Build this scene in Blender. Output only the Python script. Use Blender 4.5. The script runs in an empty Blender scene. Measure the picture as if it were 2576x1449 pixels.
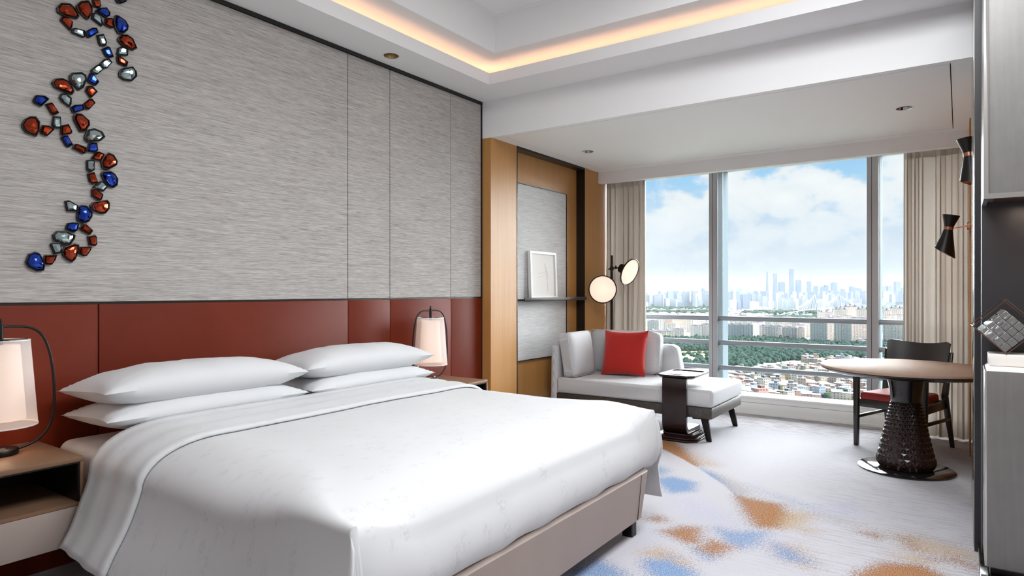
import bpy, bmesh, math, random
import numpy as np
from mathutils import Vector, Matrix, Quaternion, noise as mnoise

random.seed(7)
rng = np.random.default_rng(7)
S = bpy.context.scene
COL = S.collection
pi = math.pi

# ------------------------------------------------------------------ camera
FWD = Vector((0.8226, 0.5687, 0)); RGT = Vector((0.5687, -0.8226, 0)); EYE = 1.32
cam = bpy.data.cameras.new('camera'); cam.sensor_width = 36; cam.sensor_fit = 'HORIZONTAL'
cam.lens = 1630 / 2576 * 36; cam.shift_y = (731 - 724.5) / 2576
cam.clip_start = 0.05; cam.clip_end = 40000
camo = bpy.data.objects.new('camera', cam); COL.objects.link(camo)
camo.location = (0, 0, EYE)
camo.rotation_euler = (pi/2, 0, math.atan2(-FWD.x, FWD.y))
S.camera = camo

# ------------------------------------------------------------------ view, world, sun
S.view_settings.view_transform = 'Standard'; S.view_settings.look = 'None'
S.view_settings.gamma = 1; S.view_settings.use_curve_mapping = False
S.view_settings.exposure = 0.12
cy = S.cycles
cy.use_denoising = True; cy.max_bounces = 9; cy.diffuse_bounces = 5; cy.glossy_bounces = 4
cy.transmission_bounces = 8; cy.transparent_max_bounces = 12; cy.volume_bounces = 0
cy.sample_clamp_indirect = 6; cy.caustics_reflective = False; cy.caustics_refractive = False

W = bpy.data.worlds.new('sky'); S.world = W; W.use_nodes = True
def build_world():
    nt = W.node_tree; N = nt.nodes; L = nt.links
    N.clear()
    def n(t, **k):
        o = N.new(t)
        for a, b in k.items(): setattr(o, a, b)
        return o
    def m(op, a, b=None, c=None, clamp=False):
        o = n('ShaderNodeMath', operation=op); o.use_clamp = clamp
        for i, x in enumerate((a, b, c)):
            if x is None: continue
            if isinstance(x, (int, float)): o.inputs[i].default_value = x
            else: L.new(x, o.inputs[i])
        return o.outputs[0]
    tc = n('ShaderNodeTexCoord')
    sep = n('ShaderNodeSeparateXYZ'); L.new(tc.outputs['Generated'], sep.inputs[0])
    z = sep.outputs['Z']
    rmp = n('ShaderNodeValToRGB'); e = rmp.color_ramp.elements
    L.new(m('MAXIMUM', z, 0.0), rmp.inputs[0])
    e[0].position = 0.0; e[0].color = (.50, .59, .70, 1)
    e[1].position = 1.0; e[1].color = (.12, .32, .72, 1)
    for p, c in ((.05, (.68, .76, .86, 1)), (.10, (.60, .75, .91, 1)), (.16, (.36, .66, .95, 1)), (.24, (.28, .58, .94, 1))):
        k = e.new(p); k.color = c
    # clouds: noise gathered into cumulus heaps low over the horizon and scattered higher
    mp = n('ShaderNodeMapping'); mp.inputs['Scale'].default_value = (1, 1, 1.7); L.new(tc.outputs['Generated'], mp.inputs[0])
    nz = n('ShaderNodeTexNoise'); nz.inputs['Scale'].default_value = 13; nz.inputs['Detail'].default_value = 9
    nz.inputs['Roughness'].default_value = .55; L.new(mp.outputs[0], nz.inputs['Vector'])
    nz2 = n('ShaderNodeTexNoise'); nz2.inputs['Scale'].default_value = 2.6; nz2.inputs['Detail'].default_value = 3
    L.new(mp.outputs[0], nz2.inputs['Vector'])
    tot = None
    for d, r, a in CLOUDS:
        v = n('ShaderNodeVectorMath', operation='SUBTRACT'); L.new(tc.outputs['Generated'], v.inputs[0]); v.inputs[1].default_value = d
        v2 = n('ShaderNodeVectorMath', operation='MULTIPLY'); L.new(v.outputs[0], v2.inputs[0]); v2.inputs[1].default_value = (1, 1, 1.25)
        ln = n('ShaderNodeVectorMath', operation='LENGTH'); L.new(v2.outputs[0], ln.inputs[0])
        g = m('MULTIPLY', m('SUBTRACT', 1.0, m('DIVIDE', ln.outputs['Value'], r), clamp=True), a)
        tot = g if tot is None else m('MAXIMUM', tot, g)
    high = m('MULTIPLY', m('SUBTRACT', nz2.outputs['Fac'], .42), 1.2)
    dens = m('ADD', m('MULTIPLY', m('SUBTRACT', nz.outputs['Fac'], .5), 2.4), m('MAXIMUM', tot, high))
    cl = n('ShaderNodeMapRange'); cl.interpolation_type = 'SMOOTHSTEP'; L.new(dens, cl.inputs[0])
    cl.inputs[1].default_value = .22; cl.inputs[2].default_value = .55
    fade = n('ShaderNodeMapRange'); L.new(z, fade.inputs[0]); fade.inputs[1].default_value = .01; fade.inputs[2].default_value = .13
    shade = n('ShaderNodeMixRGB'); L.new(m('MULTIPLY', dens, 1.1, clamp=True), shade.inputs[0])
    shade.inputs[1].default_value = (.80, .86, .92, 1); shade.inputs[2].default_value = (1.03, 1.02, 1.01, 1)
    mix = n('ShaderNodeMixRGB'); L.new(m('MULTIPLY', cl.outputs[0], m('MULTIPLY', fade.outputs[0], .92)), mix.inputs[0])
    L.new(rmp.outputs[0], mix.inputs[1]); L.new(shade.outputs[0], mix.inputs[2])
    bg = n('ShaderNodeBackground'); bg.inputs['Strength'].default_value = SKY; L.new(mix.outputs[0], bg.inputs[0])
    out = n('ShaderNodeOutputWorld'); L.new(bg.outputs[0], out.inputs[0])
def bearing(u, v):
    q = (u - 1288) / 1630; d = FWD + RGT * q; d.z = (731 - v) / 1630
    return tuple(d.normalized())
CLOUDS = [(bearing(1870, 490), .10, .95), (bearing(1950, 440), .062, .85), (bearing(1975, 500), .085, .85), (bearing(1835, 470), .07, .85), (bearing(1965, 405), .03, .7),
          (bearing(2125, 480), .075, .95), (bearing(2055, 455), .055, .85), (bearing(2175, 505), .08, .85), (bearing(1690, 550), .09, .8),
          (bearing(1760, 545), .08, .7), (bearing(1950, 590), .10, .62), (bearing(2265, 450), .075, .95), (bearing(2090, 550), .09, .6),
          (bearing(1640, 610), .09, .6), (bearing(1850, 620), .1, .5), (bearing(2250, 560), .09, .5)]
SKY = .86
build_world()

def add_light(name, kind, loc, energy, color=(1, 1, 1), **k):
    l = bpy.data.lights.new(name, kind); l.energy = energy; l.color = color
    rot = k.pop('rot', None); parent = k.pop('parent', None)
    for a, b in k.items(): setattr(l, a, b)
    o = bpy.data.objects.new(name, l); COL.objects.link(o); o.location = loc
    if rot is not None: o.rotation_euler = rot
    if parent is not None: o.parent = parent; o.location = Vector(loc) - parent.location
    return o
def aim(o, d): o.rotation_euler = Vector(d).to_track_quat('-Z', 'Y').to_euler()
# bright hazy daylight ahead, beyond the window
sun = add_light('daylight', 'SUN', (9, 2, 6), 39.0, (.97, .985, 1), angle=math.radians(110))
aim(sun, (-.86, .36, -.36))
# added fill: a soft area lamp high in the tray, unseen above the view
tray = add_light('tray_fill', 'AREA', (2.2, .35, 3.42), 122.0, (.95, .975, 1), shape='RECTANGLE', size=2.4, size_y=1.6, rot=(0, 0, 0))

# ------------------------------------------------------------------ helpers
def srgb(*c):
    return tuple((x/255/12.92 if x/255 <= .04045 else ((x/255+.055)/1.055)**2.4) for x in c) + (1,)

MATS = {}
def mat(name, color=(.8, .8, .8, 1), rough=.5, metal=0, spec=.5, **k):
    m = bpy.data.materials.new(name); m.use_nodes = True
    b = m.node_tree.nodes['Principled BSDF']
    b.inputs['Base Color'].default_value = color; b.inputs['Roughness'].default_value = rough
    b.inputs['Metallic'].default_value = metal; b.inputs['Specular IOR Level'].default_value = spec
    for a, v in k.items(): b.inputs[a.replace('_', ' ')].default_value = v
    MATS[name] = m
    return m
class NT:
    """small node-graph writer for one material"""
    def __init__(s, m):
        s.nt = m.node_tree; s.b = s.nt.nodes['Principled BSDF']; s.out = s.nt.nodes['Material Output']
    def n(s, t, **k):
        o = s.nt.nodes.new(t)
        ins = k.pop('ins', {})
        for a, v in k.items(): setattr(o, a, v)
        for a, v in ins.items(): s.set(o.inputs[a], v)
        return o
    def set(s, i, v):
        if isinstance(v, bpy.types.NodeSocket): s.nt.links.new(v, i)
        else: i.default_value = v
    def m(s, op, a, b=None, clamp=False):
        o = s.n('ShaderNodeMath', operation=op); o.use_clamp = clamp
        s.set(o.inputs[0], a)
        if b is not None: s.set(o.inputs[1], b)
        return o.outputs[0]
    def coord(s, kind='Object', scale=(1, 1, 1), rot=(0, 0, 0)):
        if kind == 'Position': src = s.n('ShaderNodeNewGeometry').outputs['Position']
        else: src = s.n('ShaderNodeTexCoord').outputs[kind]
        mp = s.n('ShaderNodeMapping'); s.set(mp.inputs[0], src)
        mp.inputs['Scale'].default_value = scale; mp.inputs['Rotation'].default_value = rot
        return mp.outputs[0]
    def noise(s, vec, scale=5, detail=3, rough=.5, dist=0):
        o = s.n('ShaderNodeTexNoise'); s.set(o.inputs['Vector'], vec); o.inputs['Scale'].default_value = scale
        o.inputs['Detail'].default_value = detail; o.inputs['Roughness'].default_value = rough; o.inputs['Distortion'].default_value = dist
        return o.outputs['Fac']
    def ramp(s, f, stops):
        o = s.n('ShaderNodeValToRGB'); s.set(o.inputs[0], f); e = o.color_ramp.elements
        while len(e) < len(stops): e.new(.5)
        for i, (p, c) in enumerate(stops): e[i].position = p; e[i].color = c
        return o.outputs[0]
    def mix(s, f, a, b, mode='MIX'):
        o = s.n('ShaderNodeMixRGB', blend_type=mode)
        for i, v in enumerate((f, a, b)): s.set(o.inputs[i], v)
        return o.outputs[0]
    def maprange(s, f, a, b, c=0., d=1., smooth=True):
        o = s.n('ShaderNodeMapRange'); o.interpolation_type = 'SMOOTHSTEP' if smooth else 'LINEAR'
        for i, v in enumerate((f, a, b, c, d)): s.set(o.inputs[i], v)
        return o.outputs[0]
    def bump(s, h, strength=.3, dist=.01):
        o = s.n('ShaderNodeBump'); s.set(o.inputs['Height'], h); o.inputs['Strength'].default_value = strength; o.inputs['Distance'].default_value = dist
        s.nt.links.new(o.outputs[0], s.b.inputs['Normal'])
    def base(s, c): s.set(s.b.inputs['Base Color'], c)
    def roughness(s, c): s.set(s.b.inputs['Roughness'], c)

def tag(o, label=None, cat=None, group=None, kind=None):
    if label: o['label'] = label
    if cat: o['category'] = cat
    if group: o['group'] = group
    if kind: o['kind'] = kind
    return o
def thing(name, loc, label=None, cat=None, group=None, kind=None, rz=0):
    o = bpy.data.objects.new(name, None); o.empty_display_size = .1
    COL.objects.link(o); o.location = loc; o.rotation_euler = (0, 0, rz)
    return tag(o, label, cat, group, kind)
def mesh_data(name, shapes, smooth=False, bevel=0, seg=2, bev_angle=30, weld=False):
    vs = []; fs = []
    for v, f in shapes:
        b = len(vs); vs += [tuple(p) for p in v]; fs += [tuple(i + b for i in q) for q in f]
    me = bpy.data.meshes.new(name); me.from_pydata(vs, [], fs)
    bm = bmesh.new(); bm.from_mesh(me)
    if weld: bmesh.ops.remove_doubles(bm, verts=bm.verts, dist=1e-4)
    if bevel:
        ed = [e for e in bm.edges if len(e.link_faces) == 2 and e.calc_face_angle(0) > math.radians(bev_angle)]
        bmesh.ops.bevel(bm, geom=ed, offset=bevel, segments=seg, profile=.5, affect='EDGES', clamp_overlap=True)
    bmesh.ops.recalc_face_normals(bm, faces=bm.faces)
    bm.to_mesh(me); bm.free()
    if smooth or bevel:
        me.shade_smooth()
        if hasattr(me, 'set_sharp_from_angle'): me.set_sharp_from_angle(angle=math.radians(40 if smooth is not True else smooth_angle(smooth)))
    return me
def smooth_angle(s): return 50
def put(name, me, m, parent=None, local=False):
    if m is not None and not me.materials: me.materials.append(m)
    o = bpy.data.objects.new(name, me); COL.objects.link(o)
    if parent is not None:
        o.parent = parent
        if not local:
            p = parent; off = Vector((0, 0, 0))
            while p is not None: off += p.location; p = p.parent
            o.location = -off
    return o
def obj(name, shapes, m, parent=None, local=False, kind=None, label=None, **k):
    """one mesh object; its shapes are in world metres unless local; the origin of a part is moved to its own middle"""
    me = mesh_data(name, shapes, **k)
    o = put(name, me, m, parent, local)
    n = len(me.vertices)
    if n:
        co = np.empty(n*3); me.vertices.foreach_get('co', co); co = co.reshape(-1, 3)
        c = (co.min(0) + co.max(0)) / 2
        me.transform(Matrix.Translation(-Vector(c))); o.location = o.location + Vector(c)
    if kind: o['kind'] = kind
    if label: o['label'] = label
    return o
def copy_tree(o, parent=None):
    c = o.copy(); COL.objects.link(c)
    if parent is not None:
        c.parent = parent
    for ch in list(o.children):
        copy_tree(ch, c)
    return c

BOXF = [(0, 3, 2, 1), (4, 5, 6, 7), (0, 1, 5, 4), (1, 2, 6, 5), (2, 3, 7, 6), (3, 0, 4, 7)]
def box(x0, y0, z0, x1, y1, z1):
    return [(x0, y0, z0), (x1, y0, z0), (x1, y1, z0), (x0, y1, z0), (x0, y0, z1), (x1, y0, z1), (x1, y1, z1), (x0, y1, z1)], BOXF
def cbox(c, s): return box(c[0]-s[0]/2, c[1]-s[1]/2, c[2]-s[2]/2, c[0]+s[0]/2, c[1]+s[1]/2, c[2]+s[2]/2)
def hexa(p8): return list(p8), BOXF
def prism(poly, z0, z1, axis='z', top=1.0, cen=None):
    n = len(poly)
    cx, cyy = cen or (sum(p[0] for p in poly)/n, sum(p[1] for p in poly)/n)
    a = [(p[0], p[1], z0) for p in poly]; b = [(cx+(p[0]-cx)*top, cyy+(p[1]-cyy)*top, z1) for p in poly]
    v = a + b
    if axis == 'x': v = [(c, p, q) for p, q, c in v]
    if axis == 'y': v = [(p, c, q) for p, q, c in v]
    f = [tuple(range(n))[::-1], tuple(range(n, 2*n))] + [(i, (i+1) % n, n+(i+1) % n, n+i) for i in range(n)]
    return v, f
def lathe(prof, n=32, c=(0, 0, 0), cap=True, M=None):
    """profile of (radius, height) about z, optionally carried by matrix M"""
    v = []; f = []
    for r, z in prof:
        for i in range(n):
            a = 2*pi*i/n; v.append((c[0]+r*math.cos(a), c[1]+r*math.sin(a), c[2]+z))
    k = len(prof)
    for j in range(k-1):
        for i in range(n):
            f.append((j*n+i, j*n+(i+1) % n, (j+1)*n+(i+1) % n, (j+1)*n+i))
    if cap:
        f.append(tuple(range(n))[::-1]); f.append(tuple(range((k-1)*n, k*n)))
    if M is not None: v = [tuple(M @ Vector(p)) for p in v]
    return v, f
def tube(pts, r, n=8, closed=False, caps=True):
    pts = [Vector(p) for p in pts]; k = len(pts)
    v = []; f = []
    up = None
    for i, p in enumerate(pts):
        if closed: t = (pts[(i+1) % k] - pts[i-1])
        else: t = (pts[min(i+1, k-1)] - pts[max(i-1, 0)])
        t.normalize()
        if up is None:
            up = Vector((0, 0, 1)) if abs(t.z) < .9 else Vector((1, 0, 0))
        a = t.cross(up)
        if a.length < 1e-5: a = t.orthogonal()
        a.normalize(); b = a.cross(t).normalized(); up = b
        rr = r[i] if isinstance(r, (list, tuple)) else r
        for j in range(n):
            w = 2*pi*j/n; v.append(tuple(p + a*rr*math.cos(w) + b*rr*math.sin(w)))
    for i in range(k if closed else k-1):
        i2 = (i+1) % k
        for j in range(n):
            f.append((i*n+j, i*n+(j+1) % n, i2*n+(j+1) % n, i2*n+j))
    if caps and not closed:
        f.append(tuple(range(n))[::-1]); f.append(tuple(range((k-1)*n, k*n)))
    return v, f
def smooth_path(P, n):
    """Catmull-Rom through the given points"""
    P = [np.array(p, float) for p in P]; o = []
    for i in range(len(P)-1):
        a, b, c, d = P[max(i-1, 0)], P[i], P[i+1], P[min(i+2, len(P)-1)]
        for k in range(n):
            t = k/n; o.append(tuple(.5*(2*b+(c-a)*t+(2*a-5*b+4*c-d)*t*t+(3*b-a-3*c+d)*t**3)))
    return o + [tuple(P[-1])]
def xf(shape, M):
    return [tuple(M @ Vector(p)) for p in shape[0]], shape[1]
def roundrect(x0, y0, x1, y1, r, n=5):
    o = []
    for cx, cyy, a0 in ((x1-r, y1-r, 0), (x0+r, y1-r, 90), (x0+r, y0+r, 180), (x1-r, y0+r, 270)):
        for i in range(n+1):
            a = math.radians(a0 + 90*i/n); o.append((cx+r*math.cos(a), cyy+r*math.sin(a)))
    return o
def grid(nu, nv, fn, closed_u=False):
    v = [tuple(fn(i/(nu-1) if not closed_u else i/nu, j/(nv-1))) for j in range(nv) for i in range(nu)]
    f = []
    for j in range(nv-1):
        for i in range(nu if closed_u else nu-1):
            f.append((j*nu+i, j*nu+(i+1) % nu, (j+1)*nu+(i+1) % nu, (j+1)*nu+i))
    return v, f
def sm(a, b, x):
    t = max(0, min(1, (x-a)/(b-a))); return t*t*(3-2*t)
def ordinal(i):
    W_ = 'first second third fourth fifth sixth seventh eighth ninth tenth eleventh twelfth'.split()
    if i < 12: return W_[i]
    n = i+1; return '%d%s' % (n, 'th' if 10 < n % 100 < 14 else {1: 'st', 2: 'nd', 3: 'rd'}.get(n % 10, 'th'))

# ------------------------------------------------------------------ materials
KC = 1.0
def csrgb(*c):
    r = srgb(*c); return (r[0]*KC, r[1]*KC, r[2]*KC, 1)
def make_materials():
    mat('white_paint', srgb(243, 243, 243), .75, spec=.25)
    mat('entry_wall', srgb(196, 191, 186), .6)
    mat('cove_paint', srgb(240, 238, 235), .8, spec=.2)
    mat('black_gap', srgb(26, 25, 25), .5)
    mat('dark_metal', srgb(52, 47, 43), .35, .6)
    mat('black_metal', srgb(34, 31, 30), .38, .55)
    mat('black_gloss', srgb(26, 23, 23), .12, 0, Coat_Weight=.4, Coat_Roughness=.05)
    mat('copper', srgb(196, 140, 116), .25, 1)
    mat('brass', srgb(190, 170, 130), .22, 1)
    mat('bronze_wire', srgb(112, 88, 76), .3, .9)
    mat('chrome', srgb(200, 200, 200), .12, 1)
    mat('alu_grey', srgb(166, 164, 166), .45, 0)
    mat('alu_light', srgb(98, 110, 116), .8, 0, spec=.05)
    mat('rail_paint', srgb(146, 152, 159), .4, .1)
    mat('white_plastic', srgb(238, 238, 236), .4)
    mat('gasket', srgb(20, 30, 34), .6)
    # glass: clear pane with a weak mirror
    m = mat('window_glass'); g = NT(m)
    t = g.n('ShaderNodeBsdfTransparent', ins={'Color': (.965, .985, .985, 1)}); gl = g.n('ShaderNodeBsdfGlossy', ins={'Roughness': .0})
    fr = g.n('ShaderNodeFresnel', ins={'IOR': 1.25})
    mx = g.n('ShaderNodeMixShader'); g.set(mx.inputs[0], fr.outputs[0]); g.set(mx.inputs[1], t.outputs[0]); g.set(mx.inputs[2], gl.outputs[0])
    g.set(g.out.inputs[0], mx.outputs[0])
    # woven wallcovering
    m = mat('linen_wall', rough=.85, spec=.15); g = NT(m)
    v = g.coord('Position', (13, 13, 560)); a = g.noise(v, 1, 3, .65)
    v2 = g.coord('Position', (4, 4, 150)); b = g.noise(v2, 1, 4, .6)
    f = g.m('ADD', g.m('MULTIPLY', a, .65), g.m('MULTIPLY', b, .35))
    g.base(g.ramp(f, [(.33, srgb(126, 121, 117)), (.5, srgb(176, 172, 168)), (.66, srgb(208, 205, 201))])); g.bump(f, .25, .003)
    m = mat('linen_light', rough=.85, spec=.15); g = NT(m)
    v = g.coord('Position', (7, 7, 300)); a = g.noise(v, 1, 3, .65)
    g.base(g.ramp(a, [(.3, srgb(184, 184, 184)), (.7, srgb(226, 225, 224))])); g.bump(a, .2, .003)
    # leather
    for nm, c0, c1, rg in (('red_leather', (98, 31, 13), (116, 42, 20), .5), ('taupe_leather', (160, 146, 139), (170, 156, 149), .42), ('tan_leather', (122, 93, 72), (138, 107, 85), .45)):
        m = mat(nm, rough=rg, spec=.18); g = NT(m)
        a = g.noise(g.coord('Position'), 3.5, 4, .6); b = g.noise(g.coord('Position'), 420, 2)
        g.base(g.mix(a, srgb(*c0), srgb(*c1))); g.bump(b, .12, .001)
    # anigre veneer
    m = mat('veneer', rough=.38, spec=.4); g = NT(m)
    a = g.noise(g.coord('Position', (60, 60, 1.2)), 1, 4, .6, .4); b = g.noise(g.coord('Position', (9, 9, .5)), 1, 2)
    g.base(g.mix(g.m('ADD', g.m('MULTIPLY', a, .6), g.m('MULTIPLY', b, .4)), srgb(168, 117, 62), srgb(205, 154, 93)))
    m = mat('dark_wood', rough=.35); g = NT(m)
    a = g.noise(g.coord('Object', (4, 40, 40)), 1, 4, .6)
    g.base(g.mix(a, srgb(46, 41, 39), srgb(82, 76, 71)))
    m = mat('table_wood', rough=.6, spec=.1); g = NT(m)
    a = g.noise(g.coord('Object', (1.2, 50, 4)), 1, 4, .6, .3); b = g.noise(g.coord('Object', (1, 4, 1)), 2, 2)
    g.base(g.mix(g.m('ADD', g.m('MULTIPLY', a, .5), g.m('MULTIPLY', b, .5)), srgb(150, 124, 107), srgb(176, 150, 132)))
    mat('chair_wood', srgb(44, 40, 38), .3, spec=.5)
    mat('espresso_lacquer', srgb(38, 22, 21), .16, spec=.4, Coat_Weight=.25, Coat_Roughness=.06)
    # bed linen with a faint woven motif
    m = mat('bed_linen', rough=.55, spec=.25, Sheen_Weight=.15); g = NT(m)
    vo = g.n('ShaderNodeTexVoronoi', feature='F1'); g.set(vo.inputs['Vector'], g.coord('Position', (11, 16, 6))); vo.inputs['Scale'].default_value = 1
    nn = g.noise(g.coord('Position', (60, 160, 60)), 1, 2)
    mo = g.m('MULTIPLY', g.maprange(vo.outputs['Distance'], .42, .18), g.maprange(nn, .46, .6))
    g.base(g.mix(g.m('MULTIPLY', mo, .8), srgb(209, 210, 212), srgb(196, 197, 200)))
    mat('pillow_cotton', srgb(212, 213, 215), .6, spec=.2, Sheen_Weight=.15)
    # two-tone woven upholstery
    m = mat('weave', rough=.85, spec=.15); g = NT(m)
    ck = g.n('ShaderNodeTexChecker'); g.set(ck.inputs['Vector'], g.coord('Object', (1, 1, 1), (.5, .6, .78))); ck.inputs['Scale'].default_value = 230
    ck.inputs['Color1'].default_value = srgb(222, 222, 223); ck.inputs['Color2'].default_value = srgb(182, 182, 185)
    g.base(ck.outputs[0]); g.bump(ck.outputs['Fac'], .3, .002)
    m = mat('red_fabric', rough=.8, spec=.2, Sheen_Weight=.3); g = NT(m)
    a = g.noise(g.coord('Object'), 300, 2); g.base(g.mix(a, srgb(164, 30, 24), srgb(192, 46, 37)))
    m = mat('seat_red', rough=.6); g = NT(m)
    a = g.noise(g.coord('Object', (3, 90, 3)), 3, 2); g.base(g.mix(a, srgb(140, 26, 24), srgb(182, 44, 40))); g.bump(a, .2, .002)
    # curtains
    m = mat('curtain_linen', rough=.9, spec=.1); g = NT(m)
    a = g.noise(g.coord('Position', (150, 150, 900)), 1, 2); b = g.noise(g.coord('Position', (500, 500, 40)), 1, 2)
    colr = g.mix(g.m('ADD', g.m('MULTIPLY', a, .5), g.m('MULTIPLY', b, .5)), srgb(176, 166, 155), srgb(214, 205, 195))
    g.base(colr)
    tr = g.n('ShaderNodeBsdfTranslucent'); g.set(tr.inputs[0], colr)
    mx = g.n('ShaderNodeMixShader'); mx.inputs[0].default_value = .15; g.set(mx.inputs[1], g.b.outputs[0]); g.set(mx.inputs[2], tr.outputs[0]); g.set(g.out.inputs[0], mx.outputs[0])
    m = mat('sheer', rough=.9); g = NT(m)
    tp = g.n('ShaderNodeBsdfTransparent'); tr = g.n('ShaderNodeBsdfTranslucent', ins={'Color': srgb(235, 232, 228)})
    df = g.n('ShaderNodeBsdfDiffuse', ins={'Color': srgb(238, 235, 232)})
    m1 = g.n('ShaderNodeMixShader', ins={0: .5}); g.set(m1.inputs[1], tr.outputs[0]); g.set(m1.inputs[2], df.outputs[0])
    m2 = g.n('ShaderNodeMixShader', ins={0: .75}); g.set(m2.inputs[1], tp.outputs[0]); g.set(m2.inputs[2], m1.outputs[0]); g.set(g.out.inputs[0], m2.outputs[0])
    # lamp shades
    m = mat('voile', rough=.9); g = NT(m)
    tp = g.n('ShaderNodeBsdfTransparent'); tr = g.n('ShaderNodeBsdfTranslucent', ins={'Color': srgb(246, 242, 240)})
    df = g.n('ShaderNodeBsdfDiffuse', ins={'Color': srgb(244, 242, 241)})
    m1 = g.n('ShaderNodeMixShader', ins={0: .55}); g.set(m1.inputs[1], tr.outputs[0]); g.set(m1.inputs[2], df.outputs[0])
    m2 = g.n('ShaderNodeMixShader', ins={0: .62}); g.set(m2.inputs[1], tp.outputs[0]); g.set(m2.inputs[2], m1.outputs[0]); g.set(g.out.inputs[0], m2.outputs[0])
    def glow(name, c, s, base=(.8, .75, .7, 1)):
        m = mat(name, base, .6); b = m.node_tree.nodes['Principled BSDF']
        b.inputs['Emission Color'].default_value = c; b.inputs['Emission Strength'].default_value = s
        return m
    glow('bulb_glow', (1, .62, .42, 1), .55)
    glow('disc_glow', (1, .70, .50, 1), .42)
    glow('led_strip', (1, .56, .37, 1), 7)
    glow('shelf_led', (1, .72, .52, 1), 6)
    # carpet
    m = mat('carpet', rough=.95, spec=.05); g = NT(m)
    pos = g.coord('Position')
    fine = g.noise(pos, 260, 2, .6); mid = g.noise(pos, 75, 2, .6)
    dit = g.m('ADD', g.m('MULTIPLY', fine, .6), g.m('MULTIPLY', mid, .4))
    base = g.mix(fine, srgb(168, 166, 171), srgb(208, 206, 210))
    at = g.n('ShaderNodeAttribute', attribute_name='ob'); sp = g.n('ShaderNodeSeparateColor'); g.set(sp.inputs[0], at.outputs['Color'])
    at2 = g.n('ShaderNodeAttribute', attribute_name='tlg'); sp2 = g.n('ShaderNodeSeparateColor'); g.set(sp2.inputs[0], at2.outputs['Color'])
    def speck(mask, spread=.30): # a yarn shows its colour where the mask beats the local tuft value
        d = g.m('SUBTRACT', mask, g.maprange(dit, .36, .64, 0., 1., False))
        return g.m('MULTIPLY', g.maprange(d, -spread, spread), g.maprange(mask, 0., .1))
    # cut stripes running across the room, strong by the window and along the right wall
    sx = g.coord('Position', (1, 1, 1)); sepx = g.n('ShaderNodeSeparateXYZ'); g.set(sepx.inputs[0], sx)
    wob = g.noise(g.coord('Position', (9, 2.2, 1)), 1, 3)
    ph = g.m('ADD', g.m('MULTIPLY', sepx.outputs[0], 2*pi/.042), g.m('MULTIPLY', wob, 5.))
    st = g.m('MULTIPLY', g.m('ADD', g.m('SINE', ph), 1.), .5)
    brk = g.maprange(g.noise(g.coord('Position', (30, 6, 1)), 1, 3), .40, .62)
    stripe = g.m('MULTIPLY', g.m('MULTIPLY', st, brk), sp2.outputs['Blue'])
    col = g.mix(g.m('MULTIPLY', stripe, .62), base, g.mix(sp.outputs['Blue'], srgb(140, 138, 142), srgb(120, 104, 92)))
    col = g.mix(g.m('MULTIPLY', speck(sp2.outputs['Green']), .55), col, srgb(164, 168, 200))
    greym = g.m('MULTIPLY', at2.outputs['Alpha'], .8)
    col = g.mix(g.m('MULTIPLY', speck(greym), .7), col, srgb(146, 140, 136))
    col = g.mix(g.m('MULTIPLY', speck(sp2.outputs['Red']), .85), col, g.mix(g.maprange(fine, .4, .6), srgb(150, 116, 74), srgb(206, 184, 150)))
    col = g.mix(g.m('MULTIPLY', speck(sp.outputs['Green']), .9), col, g.mix(g.maprange(fine, .4, .6), srgb(62, 96, 146), srgb(146, 178, 212)))
    col = g.mix(g.m('MULTIPLY', speck(sp.outputs['Red']), .92), col, g.mix(g.maprange(fine, .4, .6), srgb(104, 60, 30), srgb(190, 134, 78)))
    g.base(col); g.bump(g.m('SUBTRACT', fine, g.m('MULTIPLY', stripe, .6)), .5, .006)
    # gems, brushed cabinet panels
    for nm, c in (('amber_gem', srgb(158, 50, 6)), ('blue_gem', srgb(16, 62, 176)), ('clear_gem', srgb(172, 194, 198)), ('navy_gem', srgb(30, 36, 60))):
        mat(nm, c, .07, .92, spec=.9, Coat_Weight=.55, Coat_Roughness=.02)
    m = mat('brushed_panel', rough=.42, metal=.55); g = NT(m)
    a = g.noise(g.coord('Object', (1, 1, 1)), 3, 5, .7); b = g.noise(g.coord('Object', (60, 60, 3)), 1, 2)
    g.base(g.mix(g.m('ADD', g.m('MULTIPLY', a, .7), g.m('MULTIPLY', b, .3)), srgb(104, 102, 100), srgb(142, 140, 138)))
    mat('panel_edge', srgb(190, 188, 186), .25, .8)
    mat('charcoal', srgb(44, 43, 46), .4)
    mat('bronze_mirror', srgb(150, 140, 132), .08, 1)
    mat('white_stone', srgb(226, 222, 218), .3)
    m = mat('crystal', (.96, .95, .94, 1), .02, spec=.8, Transmission_Weight=.85, IOR=1.5)
    mat('paper', srgb(232, 228, 224), .8)
    mat('ink_thread', srgb(186, 164, 146), .8)
    # city
    for nm, tint in (('apartment', True),):
        m = mat('facade', rough=.8); g = NT(m)
        oi = g.mix(1.0, g.n('ShaderNodeObjectInfo').outputs['Color'], (KC, KC, KC, 1), 'MULTIPLY')
        tc = g.n('ShaderNodeTexCoord').outputs['Object']; sp_ = g.n('ShaderNodeSeparateXYZ'); g.set(sp_.inputs[0], tc)
        ge = g.n('ShaderNodeNewGeometry'); tn = g.n('ShaderNodeTexCoord').outputs['Normal']; sn = g.n('ShaderNodeSeparateXYZ'); g.set(sn.inputs[0], tn)
        h = g.m('ADD', sp_.outputs[0], sp_.outputs[1])
        fx = g.m('FRACT', g.m('MULTIPLY', h, 1/3.9)); fz = g.m('FRACT', g.m('MULTIPLY', sp_.outputs[2], 1/3.1))
        wx = g.m('MULTIPLY', g.m('GREATER_THAN', fx, .30), g.m('LESS_THAN', fx, .70)); wz = g.m('MULTIPLY', g.m('GREATER_THAN', fz, .30), g.m('LESS_THAN', fz, .72))
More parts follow.
